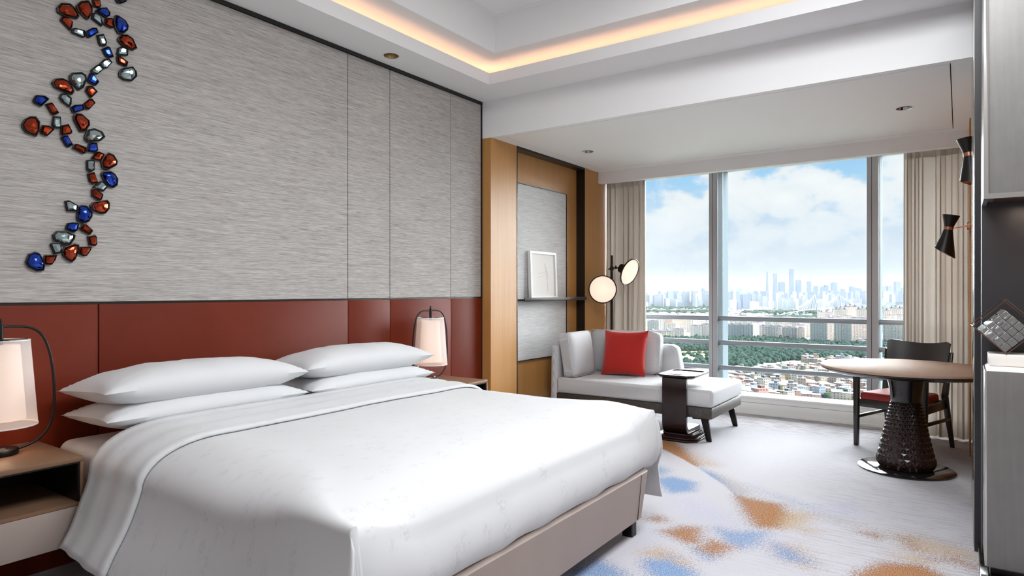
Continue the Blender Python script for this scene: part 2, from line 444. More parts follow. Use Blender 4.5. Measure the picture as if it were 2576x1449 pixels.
        wall = g.m('LESS_THAN', g.m('ABSOLUTE', sn.outputs[2]), .5)
        rnd = g.n('ShaderNodeTexWhiteNoise'); fl = g.n('ShaderNodeVectorMath', operation='FLOOR'); dv = g.n('ShaderNodeVectorMath', operation='MULTIPLY'); g.set(dv.inputs[0], tc); dv.inputs[1].default_value = (1/3.9, 1/3.9, 1/3.1); g.set(fl.inputs[0], dv.outputs[0]); g.set(rnd.inputs[0], fl.outputs[0])
        win = g.m('MULTIPLY', g.m('MULTIPLY', wx, wz), wall)
        win = g.m('MULTIPLY', win, g.m('GREATER_THAN', rnd.outputs['Value'], .12))
        roofc = g.mix(.35, oi, (.75*KC, .72*KC, .72*KC, 1)); c = g.mix(wall, roofc, oi)
        g.base(g.mix(win, c, g.mix(rnd.outputs['Value'], (.05, .06, .085, 1), (.12, .13, .15, 1))))
    m = mat('painted_block', rough=.85); g = NT(m); g.base(g.mix(1.0, g.n('ShaderNodeObjectInfo').outputs['Color'], (KC, KC, KC, 1), 'MULTIPLY'))
    mat('orange_roof', csrgb(206, 118, 92), .85)
    m = mat('far_roofs', rough=.9); g = NT(m)
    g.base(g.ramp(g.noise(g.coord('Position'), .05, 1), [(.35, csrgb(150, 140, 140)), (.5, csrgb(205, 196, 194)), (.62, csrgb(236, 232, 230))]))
    mat('mauve_roof', csrgb(92, 80, 94), .85); mat('pier_cream', csrgb(236, 218, 200), .85); mat('pier_white', csrgb(230, 226, 224), .85); mat('window_band', csrgb(120, 122, 134), .6)
    m = mat('tree_green', rough=.95, spec=.05); g = NT(m)
    a = g.noise(g.coord('Position'), .05, 3); b = g.noise(g.coord('Position'), .4, 2)
    g.base(g.mix(g.m('ADD', g.m('MULTIPLY', a, .6), g.m('MULTIPLY', b, .4)), csrgb(8, 30, 38), csrgb(48, 82, 62)))  # blue mixed into the green stands in for haze over the woods
    m = mat('meadow', rough=.95); g = NT(m); g.base(g.mix(g.noise(g.coord('Position'), .06, 4), csrgb(96, 128, 56), csrgb(160, 170, 88)))
    m = mat('city_ground', rough=.95); g = NT(m)
    a = g.noise(g.coord('Position'), .012, 5, .6); b = g.noise(g.coord('Position'), .0012, 4)
    g.base(g.mix(g.maprange(b, .42, .58), g.mix(a, csrgb(128, 124, 122), csrgb(196, 186, 180)), g.mix(a, csrgb(50, 84, 62), csrgb(100, 120, 96))))
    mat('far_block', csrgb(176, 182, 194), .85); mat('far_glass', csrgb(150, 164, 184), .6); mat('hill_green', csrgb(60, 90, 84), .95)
    # haze: thin scattering air over the city
    m = bpy.data.materials.new('haze'); m.use_nodes = True; nt = m.node_tree; nt.nodes.clear()
    o = nt.nodes.new('ShaderNodeOutputMaterial'); vs = nt.nodes.new('ShaderNodeVolumeScatter')
    vs.inputs['Color'].default_value = (.058, .058, .055, 1); vs.inputs['Density'].default_value = HAZE; vs.inputs['Anisotropy'].default_value = .0
    nt.links.new(vs.outputs[0], o.inputs['Volume']); MATS['haze'] = m
HAZE = .00030
make_materials()
M = MATS
# ------------------------------------------------------------------ room shell
YW = 3.55          # headboard wall face
ZC = 3.02          # soffit
ZB = 2.69          # bay ceiling
XB = 4.656         # bulkhead face
YR = -.25          # right wall face in the bay
def struct(name, shapes, m, parent=None, **k):
    o = obj(name, shapes, m, parent, **k)
    if parent is None: o['kind'] = 'structure'
    return o
def wall_root(name, loc): return thing(name, loc, kind='structure')

# floor / carpet with colour masks per vertex
CARPET = {'O': [(1,[(5.46,2.21),(5.46,2.1),(5.2,1.91),(4.82,1.67),(4.71,1.71),(4.9,1.88),(5.08,2.08)]),(0.8,[(4.24,1.17),(4.23,1.1),(4.22,0.92),(4.06,0.86),(3.82,0.85),(3.77,0.93),(4.0,1.06)]),(0.7,[(3.54,1.48),(3.6,1.45),(3.56,1.4),(3.52,1.43)]),(0.75,[(3.39,1.33),(3.52,1.27),(3.55,1.2),(3.34,1.13),(3.32,1.18)]),(0.7,[(3.27,1.1),(3.42,1.08),(3.39,0.97),(3.28,0.99),(3.23,1.02)]),(0.95,[(3.4,0.38),(3.59,0.3),(3.66,0.16),(3.59,0.07),(3.34,0.08),(3.14,0.37)]),(0.6,[(4.0,0.44),(4.02,0.39),(3.98,0.34),(3.95,0.37)]),(0.5,[(3.79,0.12),(3.89,0.02),(3.84,-0.07),(3.75,-0.07),(3.8,0.03)]),(0.45,[(4.02,0.28),(4.07,0.21),(3.87,0.16),(3.87,0.2)])],
'T': [(0.55,[(5.46,2.1),(5.23,1.86),(4.91,1.54),(4.8,1.66),(5.2,1.91)]),(0.8,[(4.17,0.93),(4.09,0.83),(4.11,0.75),(3.87,0.77),(3.78,0.89)]),(0.8,[(3.07,1.28),(3.13,1.25),(3.06,1.1),(3.01,1.1),(3.03,1.18)]),(0.6,[(3.87,0.76),(3.87,0.68),(3.83,0.68)]),(0.55,[(4.06,0.28),(4.09,0.18),(4.0,-0.07),(3.89,-0.06),(3.86,0.05),(3.84,0.21)]),(0.6,[(3.53,0.79),(3.58,0.7),(3.4,0.6),(3.35,0.6),(3.38,0.68)]),(0.5,[(3.76,0.28),(3.86,0.17),(3.73,0.07),(3.64,0.19)])],
'B': [(1,[(4.71,1.72),(4.71,1.61),(4.6,1.47),(4.21,1.24),(4.07,1.13),(4.12,1.18),(4.33,1.34),(4.54,1.54)]),(0.8,[(4.31,1.74),(4.41,1.67),(4.37,1.51),(4.2,1.46),(4.09,1.55),(4.22,1.68)]),(0.6,[(4.64,1.89),(4.57,1.77),(4.4,1.75),(4.41,1.8)]),(0.6,[(3.61,1.11),(3.6,1.03),(3.7,0.88),(3.52,0.87),(3.4,0.92),(3.43,1.01)]),(0.7,[(3.26,1.11),(3.24,1.01),(3.17,1.02)]),(0.8,[(2.98,1.25),(3.03,1.18),(2.98,1.04),(2.9,1.01),(2.82,1.14),(2.92,1.23)]),(0.7,[(2.65,1.52),(2.85,1.46),(2.79,1.32),(2.74,1.25),(2.6,1.45)]),(0.6,[(3.55,0.79),(3.52,0.7),(3.4,0.6),(3.38,0.68),(3.41,0.75)]),(0.3,[(4.53,1.2),(4.41,0.93),(4.28,0.7),(4.23,0.7),(4.36,0.97)]),(0.5,[(3.09,1.21),(3.1,1.15),(3.06,1.16)])],
'L': [(0.5,[(4.35,0.68),(4.49,0.6),(4.46,0.51),(4.28,0.5),(4.2,0.62)]),(0.45,[(3.99,1.56),(4.04,1.36),(3.9,1.1),(3.73,0.94),(3.62,1.1),(3.67,1.32)]),(0.4,[(3.36,1.47),(3.37,1.36),(3.19,1.27),(3.1,1.31)]),(0.5,[(3.62,0.9),(3.71,0.78),(3.47,0.73),(3.46,0.84)]),(0.3,[(3.74,1.33),(3.67,1.11),(3.44,1.08),(3.53,1.23)]),(0.4,[(3.27,0.65),(3.41,0.52),(3.3,0.5),(3.2,0.64)])],
'G': [(0.8,[(4.7,1.51),(4.55,1.3),(4.37,1.15),(4.18,1.15),(4.21,1.24),(4.45,1.39)]),(0.45,[(4.42,1.22),(4.23,0.74),(4.14,0.44),(4.07,0.26),(4.02,0.3),(4.12,0.72),(4.22,1.11)]),(0.5,[(5.16,1.86),(4.73,1.53),(4.74,1.6)]),(0.45,[(4.21,1.24),(4.18,1.15),(4.0,1.06),(3.79,0.95),(3.8,0.99)]),(0.3,[(4.2,0.89),(4.16,0.73),(3.97,0.74)]),(0.3,[(4.12,0.28),(4.0,-0.07),(4.18,-0.08),(4.18,0.18)])],
}
def build_floor():
    x0, x1, y0, y1, d = -2.0, 7.2, -1.8, 3.7, .022
    nx = int((x1-x0)/d)+1; ny = int((y1-y0)/d)+1
    gx, gy = np.meshgrid(np.linspace(x0, x1, nx), np.linspace(y0, y1, ny))
    P = np.stack([gx.ravel(), gy.ravel()], 1)
    def sdist(poly):
        poly = np.array(poly); n = len(poly); dmin = np.full(len(P), 1e9); inside = np.zeros(len(P), bool)
        for i in range(n):
            a = poly[i]; b = poly[(i+1) % n]; ab = b-a
            t = np.clip(((P-a) @ ab)/(ab @ ab+1e-12), 0, 1)
            dmin = np.minimum(dmin, np.linalg.norm(P-(a+t[:, None]*ab), axis=1))
            c = ((a[1] > P[:, 1]) != (b[1] > P[:, 1]))
            with np.errstate(divide='ignore', invalid='ignore'):
                xi = a[0]+(P[:, 1]-a[1])/(b[1]-a[1]+1e-12)*(b[0]-a[0])
            inside ^= c & (P[:, 0] < xi)
        return np.where(inside, dmin, -dmin)
    ch = {k: np.zeros(len(P)) for k in 'OTBLG'}
    f_, c_, s_ = 1630, .8226, .5687
    arc = [(5.32, 2.24), (4.92, 1.78), (4.68, 1.55), (4.42, 1.32), (4.19, 1.17), (4.02, 1.08), (3.4, 1.6), (3.9, 2.4), (4.8, 2.9)]   # pale field inside the swoosh
    cut = np.clip(-sdist(arc)/.02, 0, 1)
    for k, L in CARPET.items():
        soft = {'O': .085, 'T': .12, 'B': .085, 'L': .2, 'G': .10}[k]
        for n_, (wt, poly) in enumerate(L):
            sw = (k in 'OB' and n_ == 0) or (k == 'G' and n_ in (0, 2, 3)) or (k == 'T' and n_ == 0)
            s = sdist(poly); m_ = min(1, wt*1.15)*np.clip((s+soft)/(1.5*soft), 0, 1)
            if sw: m_ = wt*np.clip((s+soft*1.3)/(1.5*soft), 0, 1)*cut
            ch[k] = np.maximum(ch[k], m_)
    X, Y = P[:, 0], P[:, 1]
    ch['L'] = np.maximum(ch['L'], .26*np.clip((4.3-X-.35*Y)/.8, 0, 1)*np.clip((X-2.0)/.3, 0, 1))
    ss = lambda a, b, t: (lambda q: q*q*(3-2*q))(np.clip((t-a)/(b-a), 0, 1))
    # stripe strength and its brown tone: window edge, right side
    win = ss(6.0, 6.9, X); right = ss(1.35, .35, Y)*ss(2.9, 3.5, X)
    stripe = np.clip(np.maximum(win*1.5, right*.62), 0, 1.6)
    tone = ss(6.2, 6.9, X)
    me = bpy.data.meshes.new('floor')
    co = np.column_stack([P, np.zeros(len(P))]).ravel()
    idx = np.arange(nx*ny).reshape(ny, nx)
    q = np.stack([idx[:-1, :-1], idx[:-1, 1:], idx[1:, 1:], idx[1:, :-1]], -1).reshape(-1, 4)
    me.vertices.add(nx*ny); me.vertices.foreach_set('co', co)
    me.loops.add(q.size); me.loops.foreach_set('vertex_index', q.ravel())
    me.polygons.add(len(q)); me.polygons.foreach_set('loop_start', np.arange(0, q.size, 4)); me.polygons.foreach_set('loop_total', np.full(len(q), 4))
    me.update(); me.validate()
    a = me.color_attributes.new('ob', 'FLOAT_COLOR', 'POINT'); b = me.color_attributes.new('tlg', 'FLOAT_COLOR', 'POINT')
    a.data.foreach_set('color', np.column_stack([ch['O'], ch['B'], tone, np.ones(len(P))]).ravel())
    b.data.foreach_set('color', np.column_stack([ch['T'], ch['L'], stripe, ch['G']]).ravel())
    o = put('floor', me, M['carpet']); o['kind'] = 'structure'
build_floor()
struct('floor_slab', [box(-2, -1.8, -.2, 7.6, 3.7, -.004)], M['white_paint'])

# headboard wall: backing, fabric panels above, red leather panels below
wl = wall_root('wall_left', (2.0, YW, 0))
obj('backing', [box(-2, YW+.012, 0, 4.654, YW+.2, ZC+.6)], M['black_gap'], wl)
JX = [-2.0, -.4, 1.0, 3.0996, 3.510, 4.2228, 4.644]
ZH = 1.258
UX = [-2.0, -.4, 3.0996, 3.510, 4.2228, 4.644]
for a, b in zip(UX, UX[1:]):
    obj('fabric_panel', [box(a+.0025, YW, ZH+.006, b-.0025, YW+.014, ZC-.028)], M['linen_wall'], wl, bevel=.002, seg=1)
LX = [-2.0, -.4, 1.4906, 3.0996, 3.510, 4.2228, 4.648]
for a, b in zip(LX, LX[1:]):
    obj('leather_panel', [box(a+.002, YW-.004, 0, b-.002, YW+.012, ZH-.006)], M['red_leather'], wl, bevel=.003, seg=2)
obj('joint_strip', [box(-2, YW-.002, ZH-.006, 4.648, YW+.012, ZH+.005)], M['dark_metal'], wl)
for x in (1.4906-.006, 1.4906+.006):   # stitched seams beside the leather joint
    obj('stitching', [cbox((x, YW-.0045, z), (.0012, .0012, .006)) for z in np.arange(.35, ZH-.01, .011)], M['red_leather'], wl, kind='stuff')
tr = struct('trim_1', [box(-2, YW-.008, ZC-.026, 4.656, YW+.012, ZC-.001), box(4.645, YW-.006, 0, 4.656, YW+.012, ZC-.02)], M['black_gap'])

# veneer pier, niche and end column beside the window
def niche():
    r = wall_root('wall_back', (5.8, 3.55, 0))
    obj('pier', [box(XB+.001, 3.45, 0, 5.070, 3.70, ZB-.001)], M['veneer'], r)
    obj('end_column', [box(6.421, 3.45, 0, 7.0, 3.70, ZB-.001)], M['veneer'], r)
    obj('window_return', [box(7.0, 3.47, 0, 7.6, 3.70, 3.1)], M['white_paint'], r)
    obj('niche_back', [box(5.060, 3.55, 0, 6.43, 3.70, ZB-.001)], M['veneer'], r)
    obj('reveal', [box(5.070, 3.447, 0, 5.082, 3.55, ZB-.012)], M['dark_metal'], r)
    obj('reveal', [box(6.409, 3.447, 0, 6.421, 3.55, ZB-.012)], M['dark_metal'], r)
    obj('reveal', [box(5.070, 3.447, ZB-.02, 6.421, 3.55, ZB)], M['dark_metal'], r)
    # inset textile panel with its slim metal frame
    p = obj('textile_panel', [box(5.12, 3.532, .635, 6.145, 3.55, 2.365)], M['linen_light'], r)
    t = .008
    for s in (box(5.112, 3.524, 2.365, 6.153, 3.55, 2.365+t), box(5.112, 3.524, .627, 6.153, 3.55, .635),
              box(6.145, 3.524, .627, 6.153, 3.55, 2.373), box(5.112, 3.524, .627, 5.12, 3.55, 2.373)):
        obj('panel_frame', [s], M['dark_metal'], r)
niche()
sh = thing('picture_ledge', (5.75, 3.5, 1.24), 'slim black metal ledge across the textile panel, holding the small framed drawing', 'shelf')
obj('ledge', [box(5.16, 3.425, 1.222, 6.409, 3.532, 1.236)], M['black_metal'], sh, bevel=.002)
obj('lip', [box(5.16, 3.419, 1.215, 6.409, 3.427, 1.252)], M['black_metal'], sh, bevel=.002)

def holed(x0, y0, x1, y1, cx, cy_, r, z):
    """a flat rectangle with a round hole"""
    a = sorted(set([2*pi*i/32 for i in range(32)] + [math.atan2(yy-cy_, xx-cx) % (2*pi) for xx in (x0, x1) for yy in (y0, y1)]))
    inn = [(cx+r*math.cos(t), cy_+r*math.sin(t), z) for t in a]; out = []
    for t in a:
        c, s_ = math.cos(t), math.sin(t); k = 1e9
        if c > 1e-9: k = min(k, (x1-cx)/c)
        if c < -1e-9: k = min(k, (x0-cx)/c)
        if s_ > 1e-9: k = min(k, (y1-cy_)/s_)
        if s_ < -1e-9: k = min(k, (y0-cy_)/s_)
        out.append((cx+c*k, cy_+s_*k, z))
    n = len(a)
    return inn+out, [(i, (i+1) % n, n+(i+1) % n, n+i) for i in range(n)]
def rect(x0, y0, x1, y1, z): return [(x0, y0, z), (x1, y0, z), (x1, y1, z), (x0, y1, z)], [(0, 1, 2, 3)]
# ceiling: soffit, lip, lit cove, sloped tray, upper field
def ceiling():
    r = wall_root('ceiling', (2.0, 1.5, 3.0))
    def ring(name, d0, z0, d1, z1, m):
        # a mitred band between two inset lines (inset measured inwards from the soffit's inner edge)
        x1, y1 = 4.29, 3.198; x0, y0 = -1.6, -1.4
        a = [(x0+d0, y0+d0, z0), (x1-d0, y0+d0, z0), (x1-d0, y1-d0, z0), (x0+d0, y1-d0, z0)]
        b = [(x0+d1, y0+d1, z1), (x1-d1, y0+d1, z1), (x1-d1, y1-d1, z1), (x0+d1, y1-d1, z1)]
        v = a+b; f = [(i, (i+1) % 4, 4+(i+1) % 4, 4+i) for i in range(4)]
        return obj(name, [(v, f)], m, r)
    # soffit slab as a frame round the tray
    X0, X1, Y0, Y1 = -2, XB+.0, -1.8, 3.7; x0, y0, x1, y1 = -1.6, -1.4, 4.29, 3.198
    obj('soffit', [rect(X0, Y0, X1, y0, ZC), rect(X0, y0, x0, y1, ZC), rect(x1, y0, X1, y1, ZC), rect(X0, y1, 3.0, Y1, ZC),
                   holed(3.0, y1, 3.72, Y1, 3.36, 3.386, .052, ZC), rect(3.72, y1, X1, Y1, ZC)], M['white_paint'], r, weld=True)
    ring('cove_lip', 0, ZC, .03, 3.098, M['white_paint'])
    ring('lip_step', .03, 3.098, .012, 3.106, M['white_paint'])
    ring('lip_top', .012, 3.106, -.02, 3.108, M['white_paint'])
    ring('trough_side', -.02, 3.108, -.02, 3.06, M['cove_paint'])
    ring('trough_floor', -.02, 3.06, -.16, 3.06, M['cove_paint'])
    ring('trough_back', -.16, 3.06, -.16, 3.178, M['cove_paint'])
    ring('cove_ceiling', -.16, 3.178, .205, 3.178, M['cove_paint'])
    ring('tray_edge', .205, 3.178, .207, 3.170, M['white_paint'])
    ring('tray_edge', .207, 3.170, .217, 3.170, M['white_paint'])
    ring('tray_side', .217, 3.170, .27, 3.42, M['white_paint'])
    ring('tray_groove', .27, 3.42, .285, 3.435, M['white_paint'])
    ring('tray_top', .285, 3.430, 1.5, 3.430, M['white_paint'])
    v = [(-.2, 0, 3.429), (2.9, 0, 3.429), (2.9, 1.8, 3.429), (-.2, 1.8, 3.429)]
    obj('tray_field', [(v, [(0, 1, 2, 3)])], M['white_paint'], r)
    obj('upper_slab', [box(-2.2, -2, 3.45, 5.2, 3.8, 3.6)], M['white_paint'], r)
    # LED strips lying in the trough
    for s in (box(-1.7, 3.275, 3.068, 4.40, 3.287, 3.074), box(4.366, -1.5, 3.068, 4.378, 3.29, 3.074),
              box(-1.7, -1.49, 3.068, 4.40, -1.478, 3.074), box(-1.69, -1.5, 3.068, -1.678, 3.29, 3.074)):
        obj('led_strip', [s], M['led_strip'], r)
ceiling()
# bulkhead, bay ceiling with its access-panel groove, pelmet
struct('trim_2', [box(XB, YR-.1, ZB-.0008, XB+.012, 3.70, 3.6), box(XB+.01, YR-.1, ZB+.11, XB+.3, 3.70, 3.6)], M['white_paint'])
def bay():
    gx0, gx1, gy0, gy1, g = 4.722, 6.622, .045, 3.335, .006
    z0 = ZB; S_ = []
    S_.append(box(XB+.0125, YR-.1, z0, gx0, 3.70, z0+.1))
    S_.append(box(gx1, YR-.1, z0, 7.6, 3.70, z0+.1)); S_.append(box(gx0, YR-.1, z0, gx1, gy0, z0+.1)); S_.append(box(gx0, gy1, z0, gx1, 3.70, z0+.1))
    r = wall_root('ceiling_bay', (5.7, 1.7, z0))
    obj('bay_soffit', S_, M['white_paint'], r)
    a0, a1, b0, b1 = gx0+g, gx1-g, gy0+g, gy1-g
    obj('access_panel', [holed(a0, b0, a1, 1.7, 5.676, .346, .052, z0), holed(a0, 1.7, a1, b1, 5.673, 3.013, .052, z0),
                         box(a0, b0, z0+.0005, a0+.003, b1, z0+.03), box(a1-.003, b0, z0+.0005, a1, b1, z0+.03), box(a0, b0, z0+.0005, a1, b0+.003, z0+.03), box(a0, b1-.003, z0+.0005, a1, b1, z0+.03)], M['white_paint'], r)
    r_ = r
    obj('groove_backing', [box(gx0-.02, gy0-.02, z0+.075, gx1+.02, gy1+.02, z0+.09)], M['white_paint'], r)
bay()
struct('trim_3', [box(6.75, YR, 2.562, 6.84, 3.45, ZB)], M['white_paint'])      # pelmet over the curtains
# right wall: bay wall, veneer end, metal faced partition end
wr = wall_root('wall_right', (5.5, -.2, 0))
obj('bay_wall', [box(5.0, YR-.12, 0, 7.6, YR, 3.0)], M['veneer'], wr)
obj('end_pilaster', [box(6.30, YR, 0, 6.80, -.062, ZB)], M['veneer'], wr)
obj('metal_panel', [box(4.10, -.5, .0, 5.0, -.058, ZC)], M['bronze_mirror'], wr, bevel=.003)
obj('wall_body', [box(4.03, -.9, 0, 5.0, -.0605, ZC)], M['charcoal'], wr)
struct('wall_side', [box(4.3, -1.9, 0, 4.5, -.5, 3.1), box(-2.1, -1.9, 0, 4.4, -1.8, 3.6)], M['entry_wall'])
struct('wall_entry', [box(-2.2, -1.9, 0, -2.0, 3.8, 3.6)], M['entry_wall'])

# ------------------------------------------------------------------ window
XG = 7.39
def window():
    w = thing('window_1', (7.3, 1.6, 0), kind='structure')
    for y0, y1 in ((2.2095, 2.307), (.651, .753), (3.46, 3.56), (-.35, -.25)):
        mu = obj('mullion', [box(7.2, y0, .19, XG-.01, y1, 2.69)], M['alu_grey'], w, bevel=.004)
        obj('mullion_groove', [box(7.1985, (y0+y1)/2+.006, .19, 7.2005, (y0+y1)/2+.010, 2.69)], M['gasket'], mu)
        obj('gasket', [box(XG-.012, y0-.001, .19, XG+.012, y1+.001, 2.69)], M['gasket'], w)
        obj('outer_fin', [box(XG+.012, y0, .0, 7.60, y1, 2.9)], M['alu_light'], w)
        obj('mullion_cheek', [box(7.215, y0-.002, .19, XG-.014, y0, 2.69)], M['alu_light'], w)
    ys = [-.25, .651, .753, 2.2095, 2.307, 3.46]
    for a, b in ((-.25, .651), (.753, 2.2095), (2.307, 3.46)):
        obj('pane', [box(XG-.004, a, .19, XG+.004, b, 2.69)], M['window_glass'], w)
        for z in (1.012, .742, .464):
            rl = obj('guard_rail', [tube([(7.27, a+.002, z), (7.27, b-.002, z)], .026, 14)], M['rail_paint'], w, smooth=True)
    obj('head_frame', [box(7.2, -.25, 2.688, XG+.02, 3.46, 2.80)], M['alu_light'], w)
    obj('sill', [box(7.17, -.25, .165, XG+.06, 3.47, .19)], M['white_plastic'], w, bevel=.003)
    obj('sill_apron', [box(7.176, -.25, .122, XG, 3.47, .165)], M['white_plastic'], w)
    obj('plinth', [box(7.17, -.25, .02, XG, 3.47, .118)], M['white_plastic'], w, bevel=.002)
    obj('plinth_foot', [box(7.155, -.25, 0, XG, 3.47, .02)], M['white_plastic'], w)
window()
struct('wall_front', [box(7.17, -.5, -.2, 7.55, 3.8, -.001), box(7.22, -.5, 2.72, 7.5, 3.8, 3.7)], M['white_paint'])

def curtain(name, y0, y1, x, label, folds, seed, sheer_side=None):
    root = thing(name, (x, (y0+y1)/2, 0), label, 'curtain')
    rr = random.Random(seed)
    phs = [rr.uniform(-.9, .9) for _ in range(folds+2)]; amp = [rr.uniform(.45, 1.25) for _ in range(folds+2)]
    def fn(a, b):
        y = y0+(y1-y0)*a; z = .02+(2.60-.02)*b
        t = a*folds; k = int(t); fr = t-k
        ph = phs[k]*(1-fr)+phs[k+1]*fr; am = amp[k]*(1-fr)+amp[k+1]*fr
        drift = .25*math.sin(b*2.3+k*1.7)*(1-b*.6)
        w = math.sin(2*pi*(t+ph*.5+drift*.5))
        w = math.copysign(abs(w)**.75, w)
        spread = 1-.35*b
        return (x+.052*am*w*spread+.012*math.sin(7*t+b*3)*(1-b), y+.018*math.sin(4*pi*(t+ph*.5))*spread, z)
    obj('drape', [grid(folds*14, 26, fn)], M['curtain_linen'], root, smooth=True)
    hd = obj('heading', [grid(folds*14, 3, lambda a, b: Vector(fn(a, .97+.03*b))+Vector((-.004, 0, 0)))], M['curtain_linen'], root, smooth=True)
    obj('track', [box(x-.012, y0, 2.605, x+.012, y1, 2.625)], M['white_plastic'], root)
    if sheer_side is not None:
        a0, a1 = sheer_side
        obj('sheer', [grid(40, 20, lambda a, b: (x+.11+.018*math.sin(a*26), a0+(a1-a0)*a, .03+2.56*b))], M['sheer'], root, smooth=True)
curtain('curtain', 2.95, 3.435, 6.93, 'beige linen curtain gathered behind the floor lamp at the veneered column', 7, 3, (2.985, 3.3))
curtain('curtain', -.22, .43, 6.93, 'beige linen curtain gathered behind the dining chair, beside the wall lights', 8, 5)

# ------------------------------------------------------------------ downlights
def downlight(x, y, z, label, power, ring_m, tilt=0):
    t = thing('downlight', (x, y, z), label, 'ceiling light', 'recessed ceiling spots')
    R = .052
    obj('trim_ring', [lathe([(R, -.001), (R+.010, -.003), (R+.011, .001), (R-.002, .003)], 28, (x, y, z), cap=False)], M['white_plastic'], t, smooth=True)
    obj('reflector', [lathe([(R, -.0035), (R-.004, -.002), (R-.014, .035), (R-.024, .055), (R-.030, .056)], 28, (x, y, z-.001), cap=False)], ring_m, t)
    obj('lens', [lathe([(.001, .0), (.026, .0), (.026, .004)], 20, (x, y, z+.054), cap=False)], M['dark_metal'], t)
    l = add_light('spot', 'SPOT', (x, y, z-.01), power, (1, .86, .72), spot_size=math.radians(95), spot_blend=.9, shadow_soft_size=.04, parent=t)
    return t
downlight(3.36, 3.386, ZC, 'recessed brass downlight in the soffit above the headboard wall', .7, M['brass'])
downlight(5.676, .346, ZB, 'recessed downlight in the bay ceiling above the round table', 1.5, M['chrome'])
downlight(5.673, 3.013, ZB, 'recessed downlight in the bay ceiling above the chaise', 1.5, M['chrome'])
# ------------------------------------------------------------------ bed
def bed():
    b = thing('bed', (2.37, 2.45, 0), 'king bed on a taupe leather plinth, under the white duvet', 'bed')
    def rr(x0, y0, x1, y1, r): return roundrect(x0, y0, x1, y1, r, 6)
    top = rr(1.375, 1.40, 3.365, 3.50, .05); bot = rr(1.405, 1.425, 3.335, 3.49, .05)
    n = len(top)
    v = [(p[0], p[1], .085) for p in bot] + [(p[0], p[1], .335) for p in top] + [(2.37+(p[0]-2.37)*.985, 2.45+(p[1]-2.45)*.985, .347) for p in top]
    f = [tuple(range(n))[::-1], tuple(range(2*n, 3*n))]
    for k in (0, n): f += [(k+i, k+(i+1) % n, k+n+(i+1) % n, k+n+i) for i in range(n)]
    base = obj('base', [(v, f)], M['taupe_leather'], b, smooth=True)
    # stitched seam near each end of the foot panel
    for x in (3.245, 1.49):
        obj('seam', [hexa([(x-.001, 1.421, .09), (x+.001, 1.421, .09), (x+.001, 1.43, .09), (x-.001, 1.43, .09),
                           (x-.001, 1.3985, .335), (x+.001, 1.3985, .335), (x+.001, 1.41, .335), (x-.001, 1.41, .335)])], M['dark_metal'], b)
    for x, y in ((3.24, 1.47), (1.5, 1.47), (3.24, 3.4), (1.5, 3.4)):
        obj('leg', [prism(roundrect(x-.03, y-.03, x+.03, y+.03, .006, 2), 0, .085)], M['black_metal'], b)
    obj('mattress', [box(1.285, 1.46, .347, 3.455, 3.50, .62)], M['pillow_cotton'], b, bevel=.055, seg=4, label='white sheeted mattress')
bed()

def wrinkle(x, y, s=1.0):
    p = Vector((x*2.1, y*3.3, 1.7))
    return s*(.006*mnoise.noise(p) + .003*mnoise.noise(p*2.7))
def duvet_z(x, y):
    z = .682 + .012*sm(1.6, 2.6, y) + .012*sm(2.5, 3.0, y)
    c = (x-2.365)/1.1; z += .010*(1-c*c)
    return z
def cross(y):
    """half cross-sections: list of (x offset outward from the edge x, z) going down the side, for station y"""
    k = sm(1.42, 2.1, y)       # pinched square at the foot corner, rounded toward the head
    hem = .17 + .10*sm(1.6, 3.0, y)
    return k, hem
def duvet_rows(y, lift=0.0):
    """one line across the bed at station y, left hem to right hem"""
    xl, xr = 1.25, 3.485; k, hem = cross(y)
    e = max(0, y-1.425); foot = 1-sm(0, .30, e)
    drop = .15*(1-math.sqrt(max(0, 1-max(0, 1-e/.34)**2)))
    def ztop(x):
        z = duvet_z(x, y) + wrinkle(x, y)*sm(0, .3, e) + lift
        w = sm(-.02, .34, min(x-xl, xr-x))
        return z - drop*w - (1-w)*(z-.648)*foot
    zc = duvet_z(2.3, y)*(1-foot) + .648*foot
    rx = .03+.36*k; rz = .03+.13*k
    z_sh = zc-rz; ns = 14; na = 14
    def half(sgn, x0, low):
        o = []
        for i in range(ns):        # the hanging side
            t = i/(ns-1); z = hem-low + (z_sh-hem+low)*t
            out = .120*(1-t)**1.25 + .004*math.sin(9*t+y*7)*(1-t) + .016*math.sin(y*5.2+1)*(1-t)
            o.append((x0+sgn*(out+lift*.8), z+lift*.1))
        for i in range(1, na+1):   # soft shoulder
            a = i/na*pi/2; x = x0-sgn*rx*(1-math.cos(a)); w = i/na
            z = z_sh + (zc-z_sh)*math.sin(a)
            o.append((x+sgn*lift*.8*(1-w), (z+lift)*(1-w**2) + w**2*ztop(x)))
        return o
    left = half(-1, xl, 0); right = half(1, xr, .05)
    xa, xb = left[-1][0], right[-1][0]; nt = 40; mid = []
    for i in range(1, nt):
        x = xa+(xb-xa)*i/nt
        mid.append((x, ztop(x)))
    return [(x, y, z) for x, z in left] + [(x, y, z) for x, z in mid] + [(x, y, z) for x, z in reversed(right)]
def strip_mesh(rows):
    n = len(rows[0]); v = [p for r in rows for p in r]
    f = [(j*n+i, j*n+i+1, (j+1)*n+i+1, (j+1)*n+i) for j in range(len(rows)-1) for i in range(n-1)]
    return v, f
